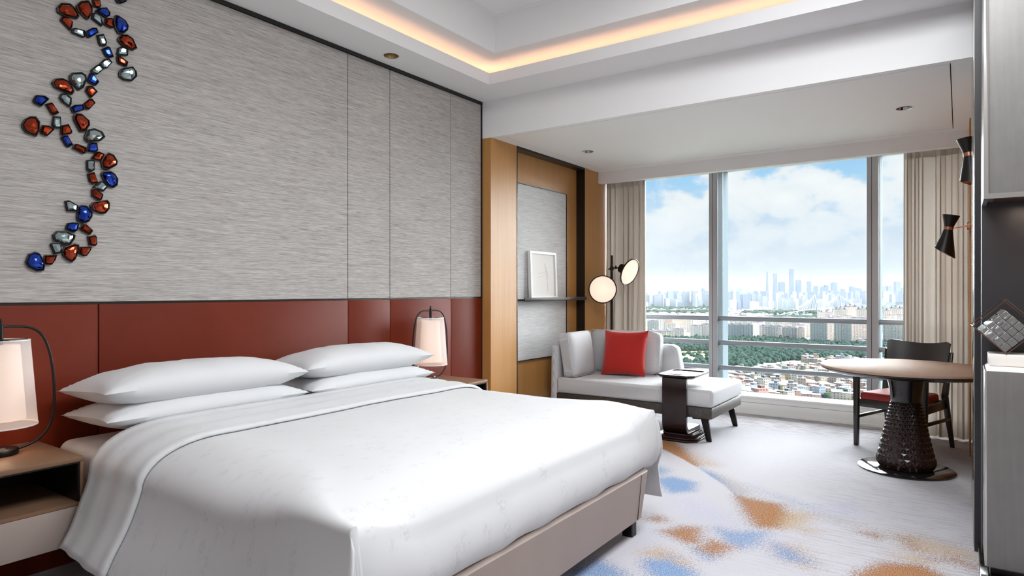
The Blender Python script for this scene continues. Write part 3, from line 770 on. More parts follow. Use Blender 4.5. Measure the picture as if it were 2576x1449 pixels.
def duvet():
    d = thing('duvet', (2.365, 2.2, .66), 'white patterned duvet spread over the bed and tucked in at the foot', 'duvet')
    ys = [1.425+(1.65-1.425)*(i/14)**1.5 for i in range(14)] + list(np.linspace(1.65, 3.0, 40))
    rows = [duvet_rows(y) for y in ys]
    ns = 14
    v, f = strip_mesh(rows)
    # foot panel: from the first station down to the leather frame
    first = [rows[0][i] for i in range(ns-1, len(rows[0])-ns+1)]
    base = len(v); m = len(first)
    prof = [(-.010, .04), (-.020, .085), (-.028, .14), (-.030, .19), (-.026, .24), (-.010, .29), (.008, .318)]
    def front_dy(z):
        d = max(0, .648-z)
        for (a0, b0), (a1, b1) in zip([(0, 0)]+prof, prof):
            if d <= b1: return (a0+(a1-a0)*(d-b0)/(b1-b0))*1.1
        return .008
    for j in range(6):             # the hanging sides start flush with the tucked front
        w = (1-j/6)**2
        for i in list(range(ns)) + list(range(len(rows[0])-ns, len(rows[0]))):
            x, y, z = v[j*len(rows[0])+i]; v[j*len(rows[0])+i] = (x, y+front_dy(z)*w, z)
    for k, (dy, dz) in enumerate(prof):
        for i, (x, y, z) in enumerate(first):
            t = i/(m-1); side = min(t, 1-t)
            zt = z + (.336 + .005*math.sin(i*.9) - z)*min(1, dz/.318)
            # small folds where the tuck pulls, soft pinch at the corners
            fold = .006*math.sin(i*1.35+k*.5)*(k/6)*(.4+.6*abs(mnoise.noise(Vector((i*.21, k*.1, 3)))))
            xx = x - .012*math.sin(pi*k/6)*(1 if t < .5 else -1)*(1-sm(0, .05, side))
            v.append((xx, y+dy*1.1-fold, zt))
    for k in range(len(prof)):
        for i in range(m-1):
            if k == 0:
                a, b_ = ns-1+i, ns+i
                f.append((b_, a, base+i, base+i+1))
            else:
                f.append((base+(k-1)*m+i+1, base+(k-1)*m+i, base+k*m+i, base+k*m+i+1))
    o = obj('cover', [(v, f)], M['bed_linen'], d, smooth=True)
    md = o.modifiers.new('thick', 'SOLIDIFY'); md.thickness = .010; md.offset = -1
    # turned back top band
    rows = []
    ys = list(np.linspace(2.60, 3.0, 20))
    rows.append([(x, y+.004, z) for x, y, z in duvet_rows(2.598, .004)])
    for y in ys:
        rows.append(duvet_rows(y + .02*math.sin(y*3), .017 + .004*math.sin(y*40)))
    o = obj('turned_back_band', [strip_mesh(rows)], M['bed_linen'], d, smooth=True)
    md = o.modifiers.new('thick', 'SOLIDIFY'); md.thickness = .008; md.offset = 1
duvet()

def pillow_shape(a, b, T, corner=.07, seed=0, n=44, mnn=28, droop=0.0):
    """a soft sewn pillow with pulled-in edges and pointed corners, lying in the local xy plane"""
    def surf(sign):
        def fn(s, t):
            u = 2*s-1; w = 2*t-1
            u = math.copysign(abs(u)**.8, u); w = math.copysign(abs(w)**.8, w)
            x = a*u*(1-corner*(1-w*w)*abs(u)**2); y = b*w*(1-corner*1.3*(1-u*u)*abs(w)**2)
            e = max(0, (1-abs(u)**3.4))*max(0, (1-abs(w)**2.6))
            z = sign*T*e**.56
            p = Vector((x*5+seed, y*5, sign))
            z += sign*e*(.010*mnoise.noise(p) + .006*mnoise.noise(p*2.3))
            # gathers running out of the corners
            cdist = math.hypot(1-abs(u), 1-abs(w))
            z += .010*math.sin(14*math.atan2(1-abs(w), 1-abs(u)+1e-4))*math.exp(-cdist*5)*e**.3
            return (x, y, z - droop*(u*u)*.5)
        return grid(n, mnn, fn)
    v, f = surf(1); v2, f2 = surf(-1)
    return (v, f), (v2, [tuple(reversed(q)) for q in f2])
def pillow(name, loc, a, b, T, label, group, rot=(0, 0, 0), m='pillow_cotton', seed=0, corner=.07, cat='pillow', droop=0.0):
    me = mesh_data(name, list(pillow_shape(a, b, T, corner, seed, droop=droop)), smooth=True, weld=True)
    o = put(name, me, M[m]); o.location = loc; o.rotation_euler = rot
    return tag(o, label, cat, group)
R = math.radians
pillow('pillow', (1.815, 3.225, .745), .525, .235, .085, 'white pillow lying on the mattress at the left, lower of its pair', 'bed pillows', (R(-2), 0, 0), seed=1)
pillow('pillow', (1.815, 3.235, .868), .535, .24, .10, 'plump white pillow on top of the left pair of bed pillows', 'bed pillows', (R(-3), R(.5), R(.5)), seed=2, droop=.02)
pillow('pillow', (2.875, 3.225, .745), .52, .235, .085, 'white pillow lying on the mattress at the right, lower of its pair', 'bed pillows', (R(-2), 0, 0), seed=3)
pillow('pillow', (2.87, 3.24, .872), .53, .24, .10, 'plump white pillow on top of the right pair, in front of the shaded lamp', 'bed pillows', (R(-3), 0, R(-.5)), seed=4, droop=.02)

# ------------------------------------------------------------------ nightstands and lamps
def nightstand(x0, x1, label):
    z0, z1, y0, y1 = .255, .62, 3.055, 3.545
    t = thing('nightstand', ((x0+x1)/2, 3.3, 0), label, 'nightstand', 'nightstands beside the bed')
    obj('top', [box(x0, y0, z1-.022, x1, y1, z1)], M['tan_leather'], t, bevel=.004)
    for x in (x0, x1-.014): obj('side_panel', [box(x, y0, z0+.02, x+.014, y1, z1-.022)], M['tan_leather'], t, bevel=.003)
    obj('niche_lining', [box(x0+.014, y1-.02, z0+.18, x1-.014, y1, z1-.022), box(x0+.014, y0+.012, z1-.03, x1-.014, y1, z1-.022),
                         box(x0+.014, y0+.012, .42, x0+.022, y1, z1-.022), box(x1-.022, y0+.012, .42, x1-.014, y1, z1-.022)], M['black_metal'], t)
    obj('niche_frame', [box(x0+.014, y0+.004, z1-.028, x1-.014, y0+.012, z1-.022), box(x1-.020, y0+.004, .43, x1-.014, y0+.012, z1-.028), box(x0+.014, y0+.004, .43, x0+.020, y0+.012, z1-.028)], M['dark_metal'], t)
    obj('shelf', [box(x0+.014, y0+.004, .415, x1-.014, y1-.02, .43)], M['tan_leather'], t)
    obj('drawer', [box(x0+.0145, y0-.004, z0, x1-.0145, y1-.03, .413)], M['taupe_leather'], t, bevel=.003)
    return t
nightstand(.60, 1.228, 'tan leather nightstand with open niche left of the bed under the nearer lamp')
nightstand(3.50, 4.085, 'tan leather nightstand in the corner by the veneer pier under the farther lamp')
def table_lamp(x, y, label):
    z = .62
    t = thing('table_lamp', (x, y, z), label, 'table lamp', 'bedside lamps')
    obj('base', [lathe([(.001, 0), (.062, 0), (.064, .004), (.064, .022), (.060, .026), (.001, .026)], 36, (x, y, z), cap=False)], M['black_metal'], t, smooth=True)
    obj('rocker_switch', [cbox((x-.01, y-.045, z+.031), (.022, .012, .012))], M['chrome'], t)
    # carrying loop
    half = [(0.0, .545), (.055, .545), (.10, .540), (.135, .522), (.16, .49), (.178, .44), (.19, .38), (.198, .30), (.2, .22), (.195, .15), (.175, .085), (.14, .045), (.10, .025), (.055, .014)]
    half = smooth_path(half, 4)
    pts = [(x-a, y, z+b) for a, b in reversed(half)] + [(x+a, y, z+b) for a, b in half[1:]]
    obj('loop_handle', [tube(pts, .0058, 10)], M['black_metal'], t, smooth=True)
    obj('stem', [tube([(x, y, z+.455), (x, y, z+.56)], .011, 12), tube([(x, y, z+.555), (x, y, z+.58)], .006, 10)], M['black_metal'], t, smooth=True)
    obj('spreader', [tube([(x-.1, y, z+.49), (x+.1, y, z+.49)], .0018, 6), tube([(x, y-.1, z+.49), (x, y+.1, z+.49)], .0018, 6)], M['black_metal'], t)
    sh = obj('shade', [lathe([(.131, .123), (.104, .488)], 48, (x, y, z), cap=False)], M['voile'], t, smooth=True)
    obj('shade_ring', [lathe([(.132, .122), (.1325, .125), (.132, .128), (.1315, .125)], 48, (x, y, z), cap=False)], M['white_plastic'], sh, smooth=True)
    obj('shade_ring', [lathe([(.1045, .486), (.105, .488), (.1045, .490), (.104, .488)], 48, (x, y, z), cap=False)], M['white_plastic'], sh, smooth=True)
    obj('inner_diffuser', [lathe([(.09, .15), (.068, .468), (.001, .469)], 36, (x, y, z), cap=False)], M['bulb_glow'], t, smooth=True)
    add_light('lamp', 'POINT', (x, y, z+.10), .45, (1, .66, .42), shadow_soft_size=.05, parent=t)
    return t
table_lamp(1.03, 3.36, 'bedside lamp with white voile shade in a black loop, on the left nightstand')
table_lamp(3.80, 3.40, 'bedside lamp with white voile shade in a black loop, beside the right pillows')
sw = thing('switch_plate', (3.79, 3.54, .70), 'black socket and switch plate low on the red leather behind the right lamp', 'switch')
obj('plate', [box(3.66, 3.536, .655, 3.83, 3.547, .745)], M['black_metal'], sw, bevel=.003)
for x in (3.70, 3.745, 3.79): obj('rocker', [box(x-.018, 3.532, .672, x+.018, 3.537, .728)], M['black_gloss'], sw, bevel=.002)

# ------------------------------------------------------------------ jewel wall sculpture
# colour, centre x and z on the wall, outline (millimetres)
GEMS = [
('A',1352,2668,[(-46,0),(-29,28),(10,38),(36,20),(48,-10),(41,-24),(-14,-30),(-43,-20)]),
('A',1427,2702,[(-39,4),(-19,34),(13,49),(32,27),(31,-7),(13,-45),(0,-42),(-30,-19)]),
('A',1482,2750,[(-23,13),(10,26),(16,-4),(10,-16),(-15,-19)]),
('B',1515,2720,[(-41,-8),(-26,12),(9,26),(26,6),(24,-10),(6,-26)]),
('C',1482,2677,[(-26,-8),(-22,18),(-12,24),(16,12),(24,-15),(20,-32)]),
('A',1540,2675,[(-28,-18),(-21,16),(9,26),(18,22),(17,-20),(4,-25)]),
('B',1590,2682,[(-31,6),(-25,40),(-11,43),(23,29),(38,9),(35,-15),(13,-43),(-11,-48),(-27,-23)]),
('B',1594,2811,[(-29,-6),(-17,11),(14,23),(26,15),(24,0),(2,-18),(-17,-22)]),
('A',1350,2614,[(-30,0),(-22,20),(-2,22),(22,10),(20,-16),(12,-36)]),
('C',1399,2580,[(-31,-10),(-28,10),(-15,16),(26,18),(28,-14),(20,-18)]),
('B',1457,2599,[(-28,-4),(3,24),(21,29),(29,9),(-8,-28),(-19,-31)]),
('C',1504,2572,[(-24,22),(6,36),(20,2),(17,-19),(-6,-27),(-15,-14)]),
('B',1530,2523,[(-27,9),(-2,28),(10,26),(27,-16),(5,-27),(-11,-20)]),
('C',1520,2464,[(-27,-9),(-6,20),(15,29),(30,13),(4,-25),(-15,-27)]),
('C',1480,2422,[(-27,-10),(0,22),(18,29),(30,9),(0,-25),(-20,-25)]),
('A',1617,2605,[(-40,3),(-26,26),(3,36),(32,26),(54,-18),(34,-36),(-16,-27),(-38,-9)]),
('C',1597,2548,[(-25,-22),(-18,13),(-1,26),(30,23),(28,-14),(-13,-25)]),
('A',1594,2498,[(-20,-6),(-22,18),(-4,22),(32,4),(26,-22),(-12,-17)]),
('C',1625,2438,[(-42,-2),(-29,22),(24,46),(44,24),(45,1),(19,-31),(-19,-35),(-41,-22)]),
('B',1458,2368,[(-21,-6),(-9,28),(2,29),(31,-5),(16,-29),(-18,-18)]),
('C',1395,2348,[(-36,9),(-26,26),(15,41),(34,33),(39,13),(24,-33),(4,-51),(-24,-28),(-34,-12)]),
('A',1335,2302,[(-50,5),(-39,24),(-6,35),(19,28),(36,4),(44,-16),(34,-34),(-2,-27),(-39,-16)]),
('A',1450,2306,[(-21,-2),(-14,22),(8,28),(32,6),(4,-32),(-7,-22)]),
('C',1343,2240,[(-27,2),(-20,22),(-1,27),(24,12),(23,-17),(16,-33),(-14,-16)]),
('A',1444,2242,[(-25,-6),(3,26),(14,28),(28,11),(-1,-29),(-17,-29)]),
('B',1391,2207,[(-27,1),(-11,14),(28,26),(33,3),(-7,-22),(-18,-24)]),
('B',1236,2211,[(-26,-6),(-16,18),(20,24),(38,14),(6,-29),(-22,-19)]),
('A',1287,2182,[(-27,16),(-5,28),(3,23),(27,-14),(7,-29),(-3,-25)]),
('C',1306,2116,[(-20,-12),(-15,31),(15,35),(17,-12),(11,-21),(-10,-22)]),
('A',1200,2087,[(-34,-2),(-22,23),(-3,39),(20,43),(36,22),(34,-15),(22,-50),(-18,-39),(-32,-19)]),
('A',1260,2075,[(-23,-7),(-14,20),(12,23),(36,12),(6,-27),(-18,-20)]),
('A',1344,2089,[(-22,-23),(-20,21),(10,34),(26,1),(22,-10),(-16,-23)]),
('A',1409,2147,[(-33,21),(-25,35),(1,39),(36,12),(38,-9),(18,-45),(-4,-50),(-31,0)]),
('C',1463,2088,[(-39,-14),(-27,25),(4,38),(40,29),(54,5),(31,-20),(-23,-35),(-38,-25)]),
('B',1346,2040,[(-23,13),(-13,25),(4,28),(27,-13),(8,-29),(-2,-23)]),
('A',1404,2014,[(-32,-4),(-24,17),(-12,20),(28,9),(24,-18),(16,-23)]),
('B',1462,2031,[(-27,-27),(-19,14),(-8,24),(18,24),(22,-11),(12,-23)]),
('A',1484,1991,[(-28,-12),(-6,21),(5,23),(30,15),(14,-23),(-17,-22)]),
('A',1535,1974,[(-37,-10),(-23,22),(-2,43),(23,35),(40,7),(37,-13),(-5,-45),(-30,-39)]),
('C',1453,1940,[(-19,22),(7,30),(16,24),(15,-20),(1,-32),(-18,-24)]),
('A',1459,1874,[(-21,24),(8,35),(25,-16),(1,-25),(-12,-16)]),
('B',1540,1886,[(-41,19),(-35,32),(0,40),(23,28),(38,3),(35,-28),(14,-45),(-5,-41),(-32,-5)]),
('C',1495,1843,[(-32,-7),(-1,24),(13,26),(35,2),(13,-26),(-26,-19)]),
('A',1481,1798,[(-24,25),(-12,31),(27,4),(20,-22),(11,-27),(-24,-9)]),
('A',1498,1738,[(-50,1),(-35,22),(28,40),(40,25),(38,-5),(21,-29),(0,-35),(-40,-20)]),
('C',1363,1729,[(-22,22),(-9,27),(32,6),(30,-23),(-13,-27),(-19,-4)]),
('B',1422,1695,[(-32,-18),(-27,36),(-12,45),(10,44),(37,16),(36,-7),(21,-35),(-6,-47),(-27,-34)]),
('B',1368,1628,[(-25,-5),(-18,17),(3,23),(32,21),(25,-15),(7,-26),(-23,-14)]),
('A',1429,1624,[(-28,1),(-10,23),(3,21),(33,-6),(18,-28),(-15,-12)]),
('A',1464,1568,[(-26,19),(6,29),(14,19),(16,-17),(6,-27),(-18,-22)]),
('C',1336,1575,[(-48,9),(-31,29),(10,32),(47,15),(45,-2),(25,-34),(-7,-37),(-42,-14)]),
('C',1304,1523,[(-25,16),(-20,23),(13,27),(22,-12),(17,-24),(-8,-30)]),
('A',1364,1503,[(-36,5),(-26,27),(16,46),(35,40),(36,14),(20,-30),(5,-46),(-14,-36),(-33,-16)]),
('A',1424,1511,[(-24,-1),(-19,23),(32,27),(27,8),(10,-19),(-5,-22),(-22,-13)]),
('A',1276,1465,[(-24,-4),(-20,21),(30,26),(24,2),(8,-23),(-20,-23)]),
('B',1222,1455,[(-42,-4),(-29,35),(-6,46),(12,40),(26,10),(34,-17),(30,-41),(2,-45),(-29,-28)]),
]
def gems():
    t = thing('jewel_wall_sculpture', (1.2, YW, 1.3), 'trailing wall sculpture of amber, blue and clear faceted jewels above the bed', 'wall art')
    names = {'A': 'amber', 'B': 'blue', 'C': 'clear'}; mats_ = {'A': 'amber_gem', 'B': 'blue_gem', 'C': 'clear_gem'}
    rr = random.Random(11)
    for i, (k, cx, cz, P) in enumerate(GEMS):
        P = [(p[0]/1000, p[1]/1000) for p in P]
        area = sum(P[j][0]*P[(j+1) % len(P)][1]-P[(j+1) % len(P)][0]*P[j][1] for j in range(len(P)))/2
        if area < 0: P = P[::-1]
        size = math.sqrt(abs(area)); n = len(P); big = size > .055
        c = Vector((cx/1000, YW, cz/1000))
        def P3(s, h, rot=0.0, off=(0, 0)):
            ca, sa = math.cos(rot), math.sin(rot)
            return [(c.x+off[0]+s*(p[0]*ca-p[1]*sa), YW-h, c.z+off[1]+s*(p[0]*sa+p[1]*ca)) for p in P]
        # bezel cup
        h0 = .016
        v = P3(1.0, 0) + P3(1.02, h0) + P3(.90, h0+.001) + P3(.88, h0-.004)
        f = []
        for q in range(3): f += [(q*n+j, q*n+(j+1) % n, (q+1)*n+(j+1) % n, (q+1)*n+j) for j in range(n)]
        j_ = None
        # stone: girdle, upper girdle, bezel facets, table; star facets split so neighbours tilt differently
        H = size*(.26 if big else .22)
        rings = [P3(.90, h0-.004), P3(.70, h0+H*.45)]
        off = (rr.uniform(-.12, .12)*size, rr.uniform(-.12, .12)*size)
        if big:
            rings += [P3(.44, h0+H*.85, pi/n, off), P3(.20, h0+H, .4, off)]
        else:
            rings += [P3(.40, h0+H, 0, off)]
        vs = [p for r_ in rings for p in r_]; fs = []
        for q in range(len(rings)-1):
            for j in range(n):
                a, b, c2, d = q*n+j, q*n+(j+1) % n, (q+1)*n+(j+1) % n, (q+1)*n+j
                if (big and q > 0): fs += [(a, b, d), (b, c2, d)]
                else: fs += [(a, b, c2, d)]
        fs.append(tuple((len(rings)-1)*n+j for j in range(n)))
        stone = obj('jewel', [(vs, fs)], M['navy_gem' if i == 7 else mats_[k]], t, label=('dark blue' if i == 7 else names[k]) + ' jewel')
        obj('bezel', [(v, f)], M['black_metal'], stone)
gems()

# ------------------------------------------------------------------ framed drawing on the ledge
def picture():
    p = thing('framed_drawing', (5.62, 3.48, 1.236), 'small white framed line drawing leaning on the black ledge', 'picture')
    w, h, d = .50, .478, .035
    lean = Matrix.Translation((5.618, 3.475, 1.237)) @ Matrix.Rotation(R(-2), 4, 'X')
    fr = .024
    for s in (box(-w/2, 0, 0, -w/2+fr, d, h), box(w/2-fr, 0, 0, w/2, d, h), box(-w/2+fr, 0, 0, w/2-fr, d, fr), box(-w/2+fr, 0, h-fr, w/2-fr, d, h)):
        obj('frame', [xf(s, lean)], M['white_plastic'], p)
    sheet = obj('drawing', [xf(box(-w/2+fr, .014, fr, w/2-fr, .018, h-fr), lean)], M['paper'], p)
    def ln(pts, r=.0008): return xf(tube([(a, .0125, b) for a, b in pts], r, 5), lean)
    obj('line', [ln([(.03, .36), (.055, .27), (.075, .17), (.085, .09)]), ln([(-.10, .255), (.02, .27), (.09, .285)]), ln([(-.11, .215), (-.01, .235), (.10, .262)]), ln([(.06, .33), (.085, .25), (.09, .2)]), ln([(.085, .09), (.06, .07)])], M['ink_thread'], sheet)
picture()

# ------------------------------------------------------------------ chaise longue
def chaise():
    t = thing('chaise_longue', (6.03, 2.6, 0), 'grey woven chaise longue with dark wooden plinth standing under the window', 'sofa')
    X0, X1, Y0, Y1 = 5.57, 6.50, 1.75, 3.40
    obj('plinth', [box(X0+.012, Y0+.012, .205, X1-.012, Y1-.03, .30)], M['dark_wood'], t, bevel=.003)
    obj('seat', [box(X0, Y0, .302, X1, Y1-.085, .455)], M['weave'], t, bevel=.030, seg=4)
    # arm at the veneer wall, leaning slightly out
    v = [(X0-.005, Y1-.095, .20), (X1, Y1-.095, .20), (X1, Y1-.01, .20), (X0-.005, Y1-.01, .20), (X0+.03, Y1-.085, .775), (X1, Y1-.085, .775), (X1, Y1, .775), (X0+.03, Y1, .775)]
    obj('arm', [hexa(v)], M['weave'], t, bevel=.035, seg=4)
    # back along the window, its end sloping down
    poly = [(2.30, .30), (3.40, .30), (3.40, .76), (2.44, .76), (2.38, .735)]
    obj('back', [prism(poly, 6.40, 6.535, 'x')], M['weave'], t, bevel=.03, seg=4)
    for x, y, sx, sy in ((5.66, 1.90, -1, -1), (6.40, 1.90, 1, -1), (5.66, 3.22, -1, 1), (6.40, 3.22, 1, 1)):
        px, py = x, y
        a = [(px-.03, py-.03), (px+.03, py-.03), (px+.03, py+.03), (px-.03, py+.03)]
        ox, oy = sx*.03, sy*.10
        lo = [(px+ox-.012, py+oy-.022), (px+ox+.012, py+oy-.022), (px+ox+.012, py+oy+.022), (px+ox-.012, py+oy+.022)]
        hi = [(px+ox*.6-.016, py+oy*.6-.034), (px+ox*.6+.016, py+oy*.6-.034), (px+ox*.6+.016, py+oy*.6+.034), (px+ox*.6-.016, py+oy*.6+.034)]
        v = [(p[0], p[1], 0) for p in lo] + [(p[0], p[1], .19) for p in hi]
        obj('leg', [hexa(v), box(px-.022+ox*.4, min(py-.05, py+oy*.7-.03), .186, px+.022+ox*.4, max(py+.05, py+oy*.7+.03), .206)], M['black_metal'], t, bevel=.003)
chaise()
def cushion(name, size, Mx, m, label, corner=.03, seed=0, cat='cushion', group=None, box_edge=True):
    a, b, T = size
    if box_edge:
        me = mesh_data(name, [grid(2, 2, lambda s, t_: (0, 0, 0))])
        bpy.data.meshes.remove(me)
        # boxed upholstery cushion: a puffed block
        bm = bmesh.new(); bmesh.ops.create_cube(bm, size=2)
        bmesh.ops.subdivide_edges(bm, edges=bm.edges, cuts=11, use_grid_fill=True)
        for v in bm.verts:
            x, y, z = v.co
            e = max(0, 1-abs(x)**3)*max(0, 1-abs(y)**3)
            def rnd(c, o1, o2): return c
            r = .10
            k = max(abs(x), abs(y))
            zz = z*(T*.62 + T*.38*e**.6)
            px = a*x*(1-.035*(1-abs(z))*0) ; py = b*y
            # soften the silhouette
            ln = (abs(x)**8+abs(y)**8)**(1/8) if k > 0 else 1
            sc = 1 if ln == 0 else min(1, 1/ln) if ln > 1 else 1
            px *= sc; py *= sc
            edge = max(0, (k-.9)/.1)
            zz *= (1-.18*edge)
            zz += .004*mnoise.noise(Vector((px*7+seed, py*7, z)))
            v.co = (px, py, zz)
        me = bpy.data.meshes.new(name); bmesh.ops.recalc_face_normals(bm, faces=bm.faces); bm.to_mesh(me); bm.free(); me.shade_smooth()
        root = thing(name, Mx.to_translation(), label, cat, group); root.rotation_euler = Mx.to_euler()
        c = put('cover', me, M[m], root, True)
        # welts where the face panels are sewn to the border
        for s in (1, -1):
            loop = []
            for x, y in roundrect(-a*.985, -b*.985, a*.985, b*.985, .03, 4): loop.append((x, y, s*T*.56))
            w = mesh_data('welt', [tube(loop, .0026, 6, closed=True)], smooth=True)
            put('welt', w, M[m], root, True)
        return root
    me = mesh_data(name, list(pillow_shape(a, b, T, corner, seed, 30, 30)), smooth=True, weld=True)
    o = put(name, me, M[m]); o.location = Mx.to_translation(); o.rotation_euler = Mx.to_euler()
    return tag(o, label, cat, group)
def basis(cen, ex, ey):
    ex = Vector(ex).normalized(); ey = Vector(ey); ey = (ey-ex*ey.dot(ex)).normalized(); ez = ex.cross(ey)
    m = Matrix((ex, ey, ez)).transposed().to_4x4(); m.translation = cen
    return m
cushion('cushion', (.245, .225, .085), basis((5.835, 3.215, .675), (1, 0, 0), (0, .16, 1)), 'weave', 'grey woven cushion leaning on the arm of the chaise', seed=1, group='grey chaise cushions')
cushion('cushion', (.40, .225, .085), basis((6.305, 2.905, .675), (0, -1, 0), (.10, 0, 1)), 'weave', 'wide grey woven cushion along the window back of the chaise', seed=2, group='grey chaise cushions')
cushion('throw_pillow', (.235, .235, .085), basis((6.09, 2.815, .685), (.06, -1, .02), (.30, 0, 1)), 'red_fabric', 'plain red square pillow leaning on the grey cushions of the chaise', corner=.055, seed=5, box_edge=False)

# ------------------------------------------------------------------ lacquered side table
def side_table():
    t = thing('side_table', (5.75, 2.07, 0), 'dark lacquered side table with an octagonal tray top, its foot under the chaise', 'side table')
    def octo(x0, y0, x1, y1, c): return [(x0+c, y0), (x1-c, y0), (x1, y0+c), (x1, y1-c), (x1-c, y1), (x0+c, y1), (x0, y1-c), (x0, y0+c)]
    x0, x1, y0, y1 = 5.50, 5.98, 1.90, 2.255
    z = .575
    o = octo(x0, y0, x1, y1, .05); i = octo(x0+.025, y0+.025, x1-.025, y1-.025, .043); u = octo(x0+.03, y0+.03, x1-.03, y1-.03, .04)
    n = 8
    v = [(p[0], p[1], z-.034) for p in u] + [(p[0], p[1], z-.014) for p in o] + [(p[0], p[1], z) for p in o] + [(p[0], p[1], z) for p in i] + [(p[0], p[1], z-.012) for p in i]
    f = [tuple(range(n))[::-1], tuple(range(4*n, 5*n))]
    for k in range(4): f += [(k*n+j, k*n+(j+1) % n, (k+1)*n+(j+1) % n, (k+1)*n+j) for j in range(n)]
    obj('tray', [(v, f)], M['espresso_lacquer'], t, bevel=.003)
    # flat upright that curves forward into the foot
    xs = 5.515; yc0, yc1 = 1.965, 2.185
    prof = [(xs, z-.03), (xs, .16), (xs+.004, .12), (xs+.018, .085), (xs+.045, .062), (xs+.08, .055), (5.88, .055)]
    th = .030
    outer = prof; inner = [(xs+th, z-.03), (xs+th, .16), (xs+th+.004, .135), (xs+th+.014, .11), (xs+th+.03, .098), (xs+th+.055, .092), (5.88, .092)]
    poly = outer + inner[::-1]
    k = len(poly); vv = [(p[0], yc0, p[1]) for p in poly] + [(p[0], yc1, p[1]) for p in poly]
    h = len(outer); ff = []
    for j in range(h-1):
        ff.append((j, j+1, k-2-j, k-1-j)); ff.append((k+j, k+k-1-j, k+k-2-j, k+j+1))
    for j in range(k): ff.append((j, (j+1) % k, k+(j+1) % k, k+j))
    obj('upright', [(vv, ff)], M['espresso_lacquer'], t, smooth=True)
    ob = octo(5.455, 1.87, 5.97, 2.28, .07); ot = octo(5.475, 1.89, 5.95, 2.26, .062)
    obj('foot', [prism(ob, 0, .018), prism(ot, .018, .034), prism(octo(5.55, 1.94, 5.92, 2.21, .05), .034, .056)], M['espresso_lacquer'], t, bevel=.004)
side_table()

# ------------------------------------------------------------------ floor lamp
def floor_lamp():
    t = thing('floor_lamp', (6.62, 3.215, 0), 'black floor lamp with two round glowing discs standing behind the chaise', 'floor lamp')
    x, y = 6.62, 3.215
    obj('base', [lathe([(.001, 0), (.13, 0), (.13, .012), (.125, .016), (.001, .016)], 36, (x, y, 0), cap=False)], M['black_metal'], t, smooth=True)
    obj('pole', [tube([(x, y, .01), (x, y, 1.715)], .013, 12)], M['black_metal'], t, smooth=True)
    def disc(c, nrm, up=(0, 0, 1)):
        c = Vector(c); nrm = Vector(nrm).normalized()
        q = nrm.to_track_quat('Z', 'Y').to_matrix().to_4x4(); q.translation = c
        s = obj('lamp_shade', [lathe([(.03, -.135), (.05, -.13), (.055, -.085), (.058, -.08), (.145, -.012), (.155, -.006), (.156, .004), (.150, .008), (.1435, .004)], 48, cap=False, M=q)], M['black_metal'], t, smooth=True)
        obj('cap', [lathe([(.03, -.135), (.001, -.138)], 24, cap=False, M=q)], M['black_metal'], s)
        obj('diffuser', [lathe([(.1445, .002), (.10, .006), (.05, .009), (.001, .010)], 48, cap=False, M=q)], M['disc_glow'], s, smooth=True)
        l = add_light('lamp', 'POINT', c+nrm*.16, .6, (1, .75, .55), shadow_soft_size=.12, parent=t)
        return c - nrm*.13
    b = disc((6.455, 3.245, 1.333), (-.84, -.53, .02))
    obj('bracket', [tube([b, (x-.01, y, 1.40)], .008, 8), tube([(x, y, 1.375), (x, y, 1.425)], .021, 12)], M['black_metal'], t, smooth=True)
    b = disc((6.615, 2.995, 1.525), (-.16, -.90, -.36))
    obj('bracket', [tube([b, (x, 3.17, 1.575), (x, y+.04, 1.562)], .008, 8), tube([(x, y, 1.545), (x, y, 1.590)], .021, 12), tube([(x, 3.165, 1.56), (x, 3.165, 1.60)], .009, 8)], M['black_metal'], t, smooth=True)
floor_lamp()

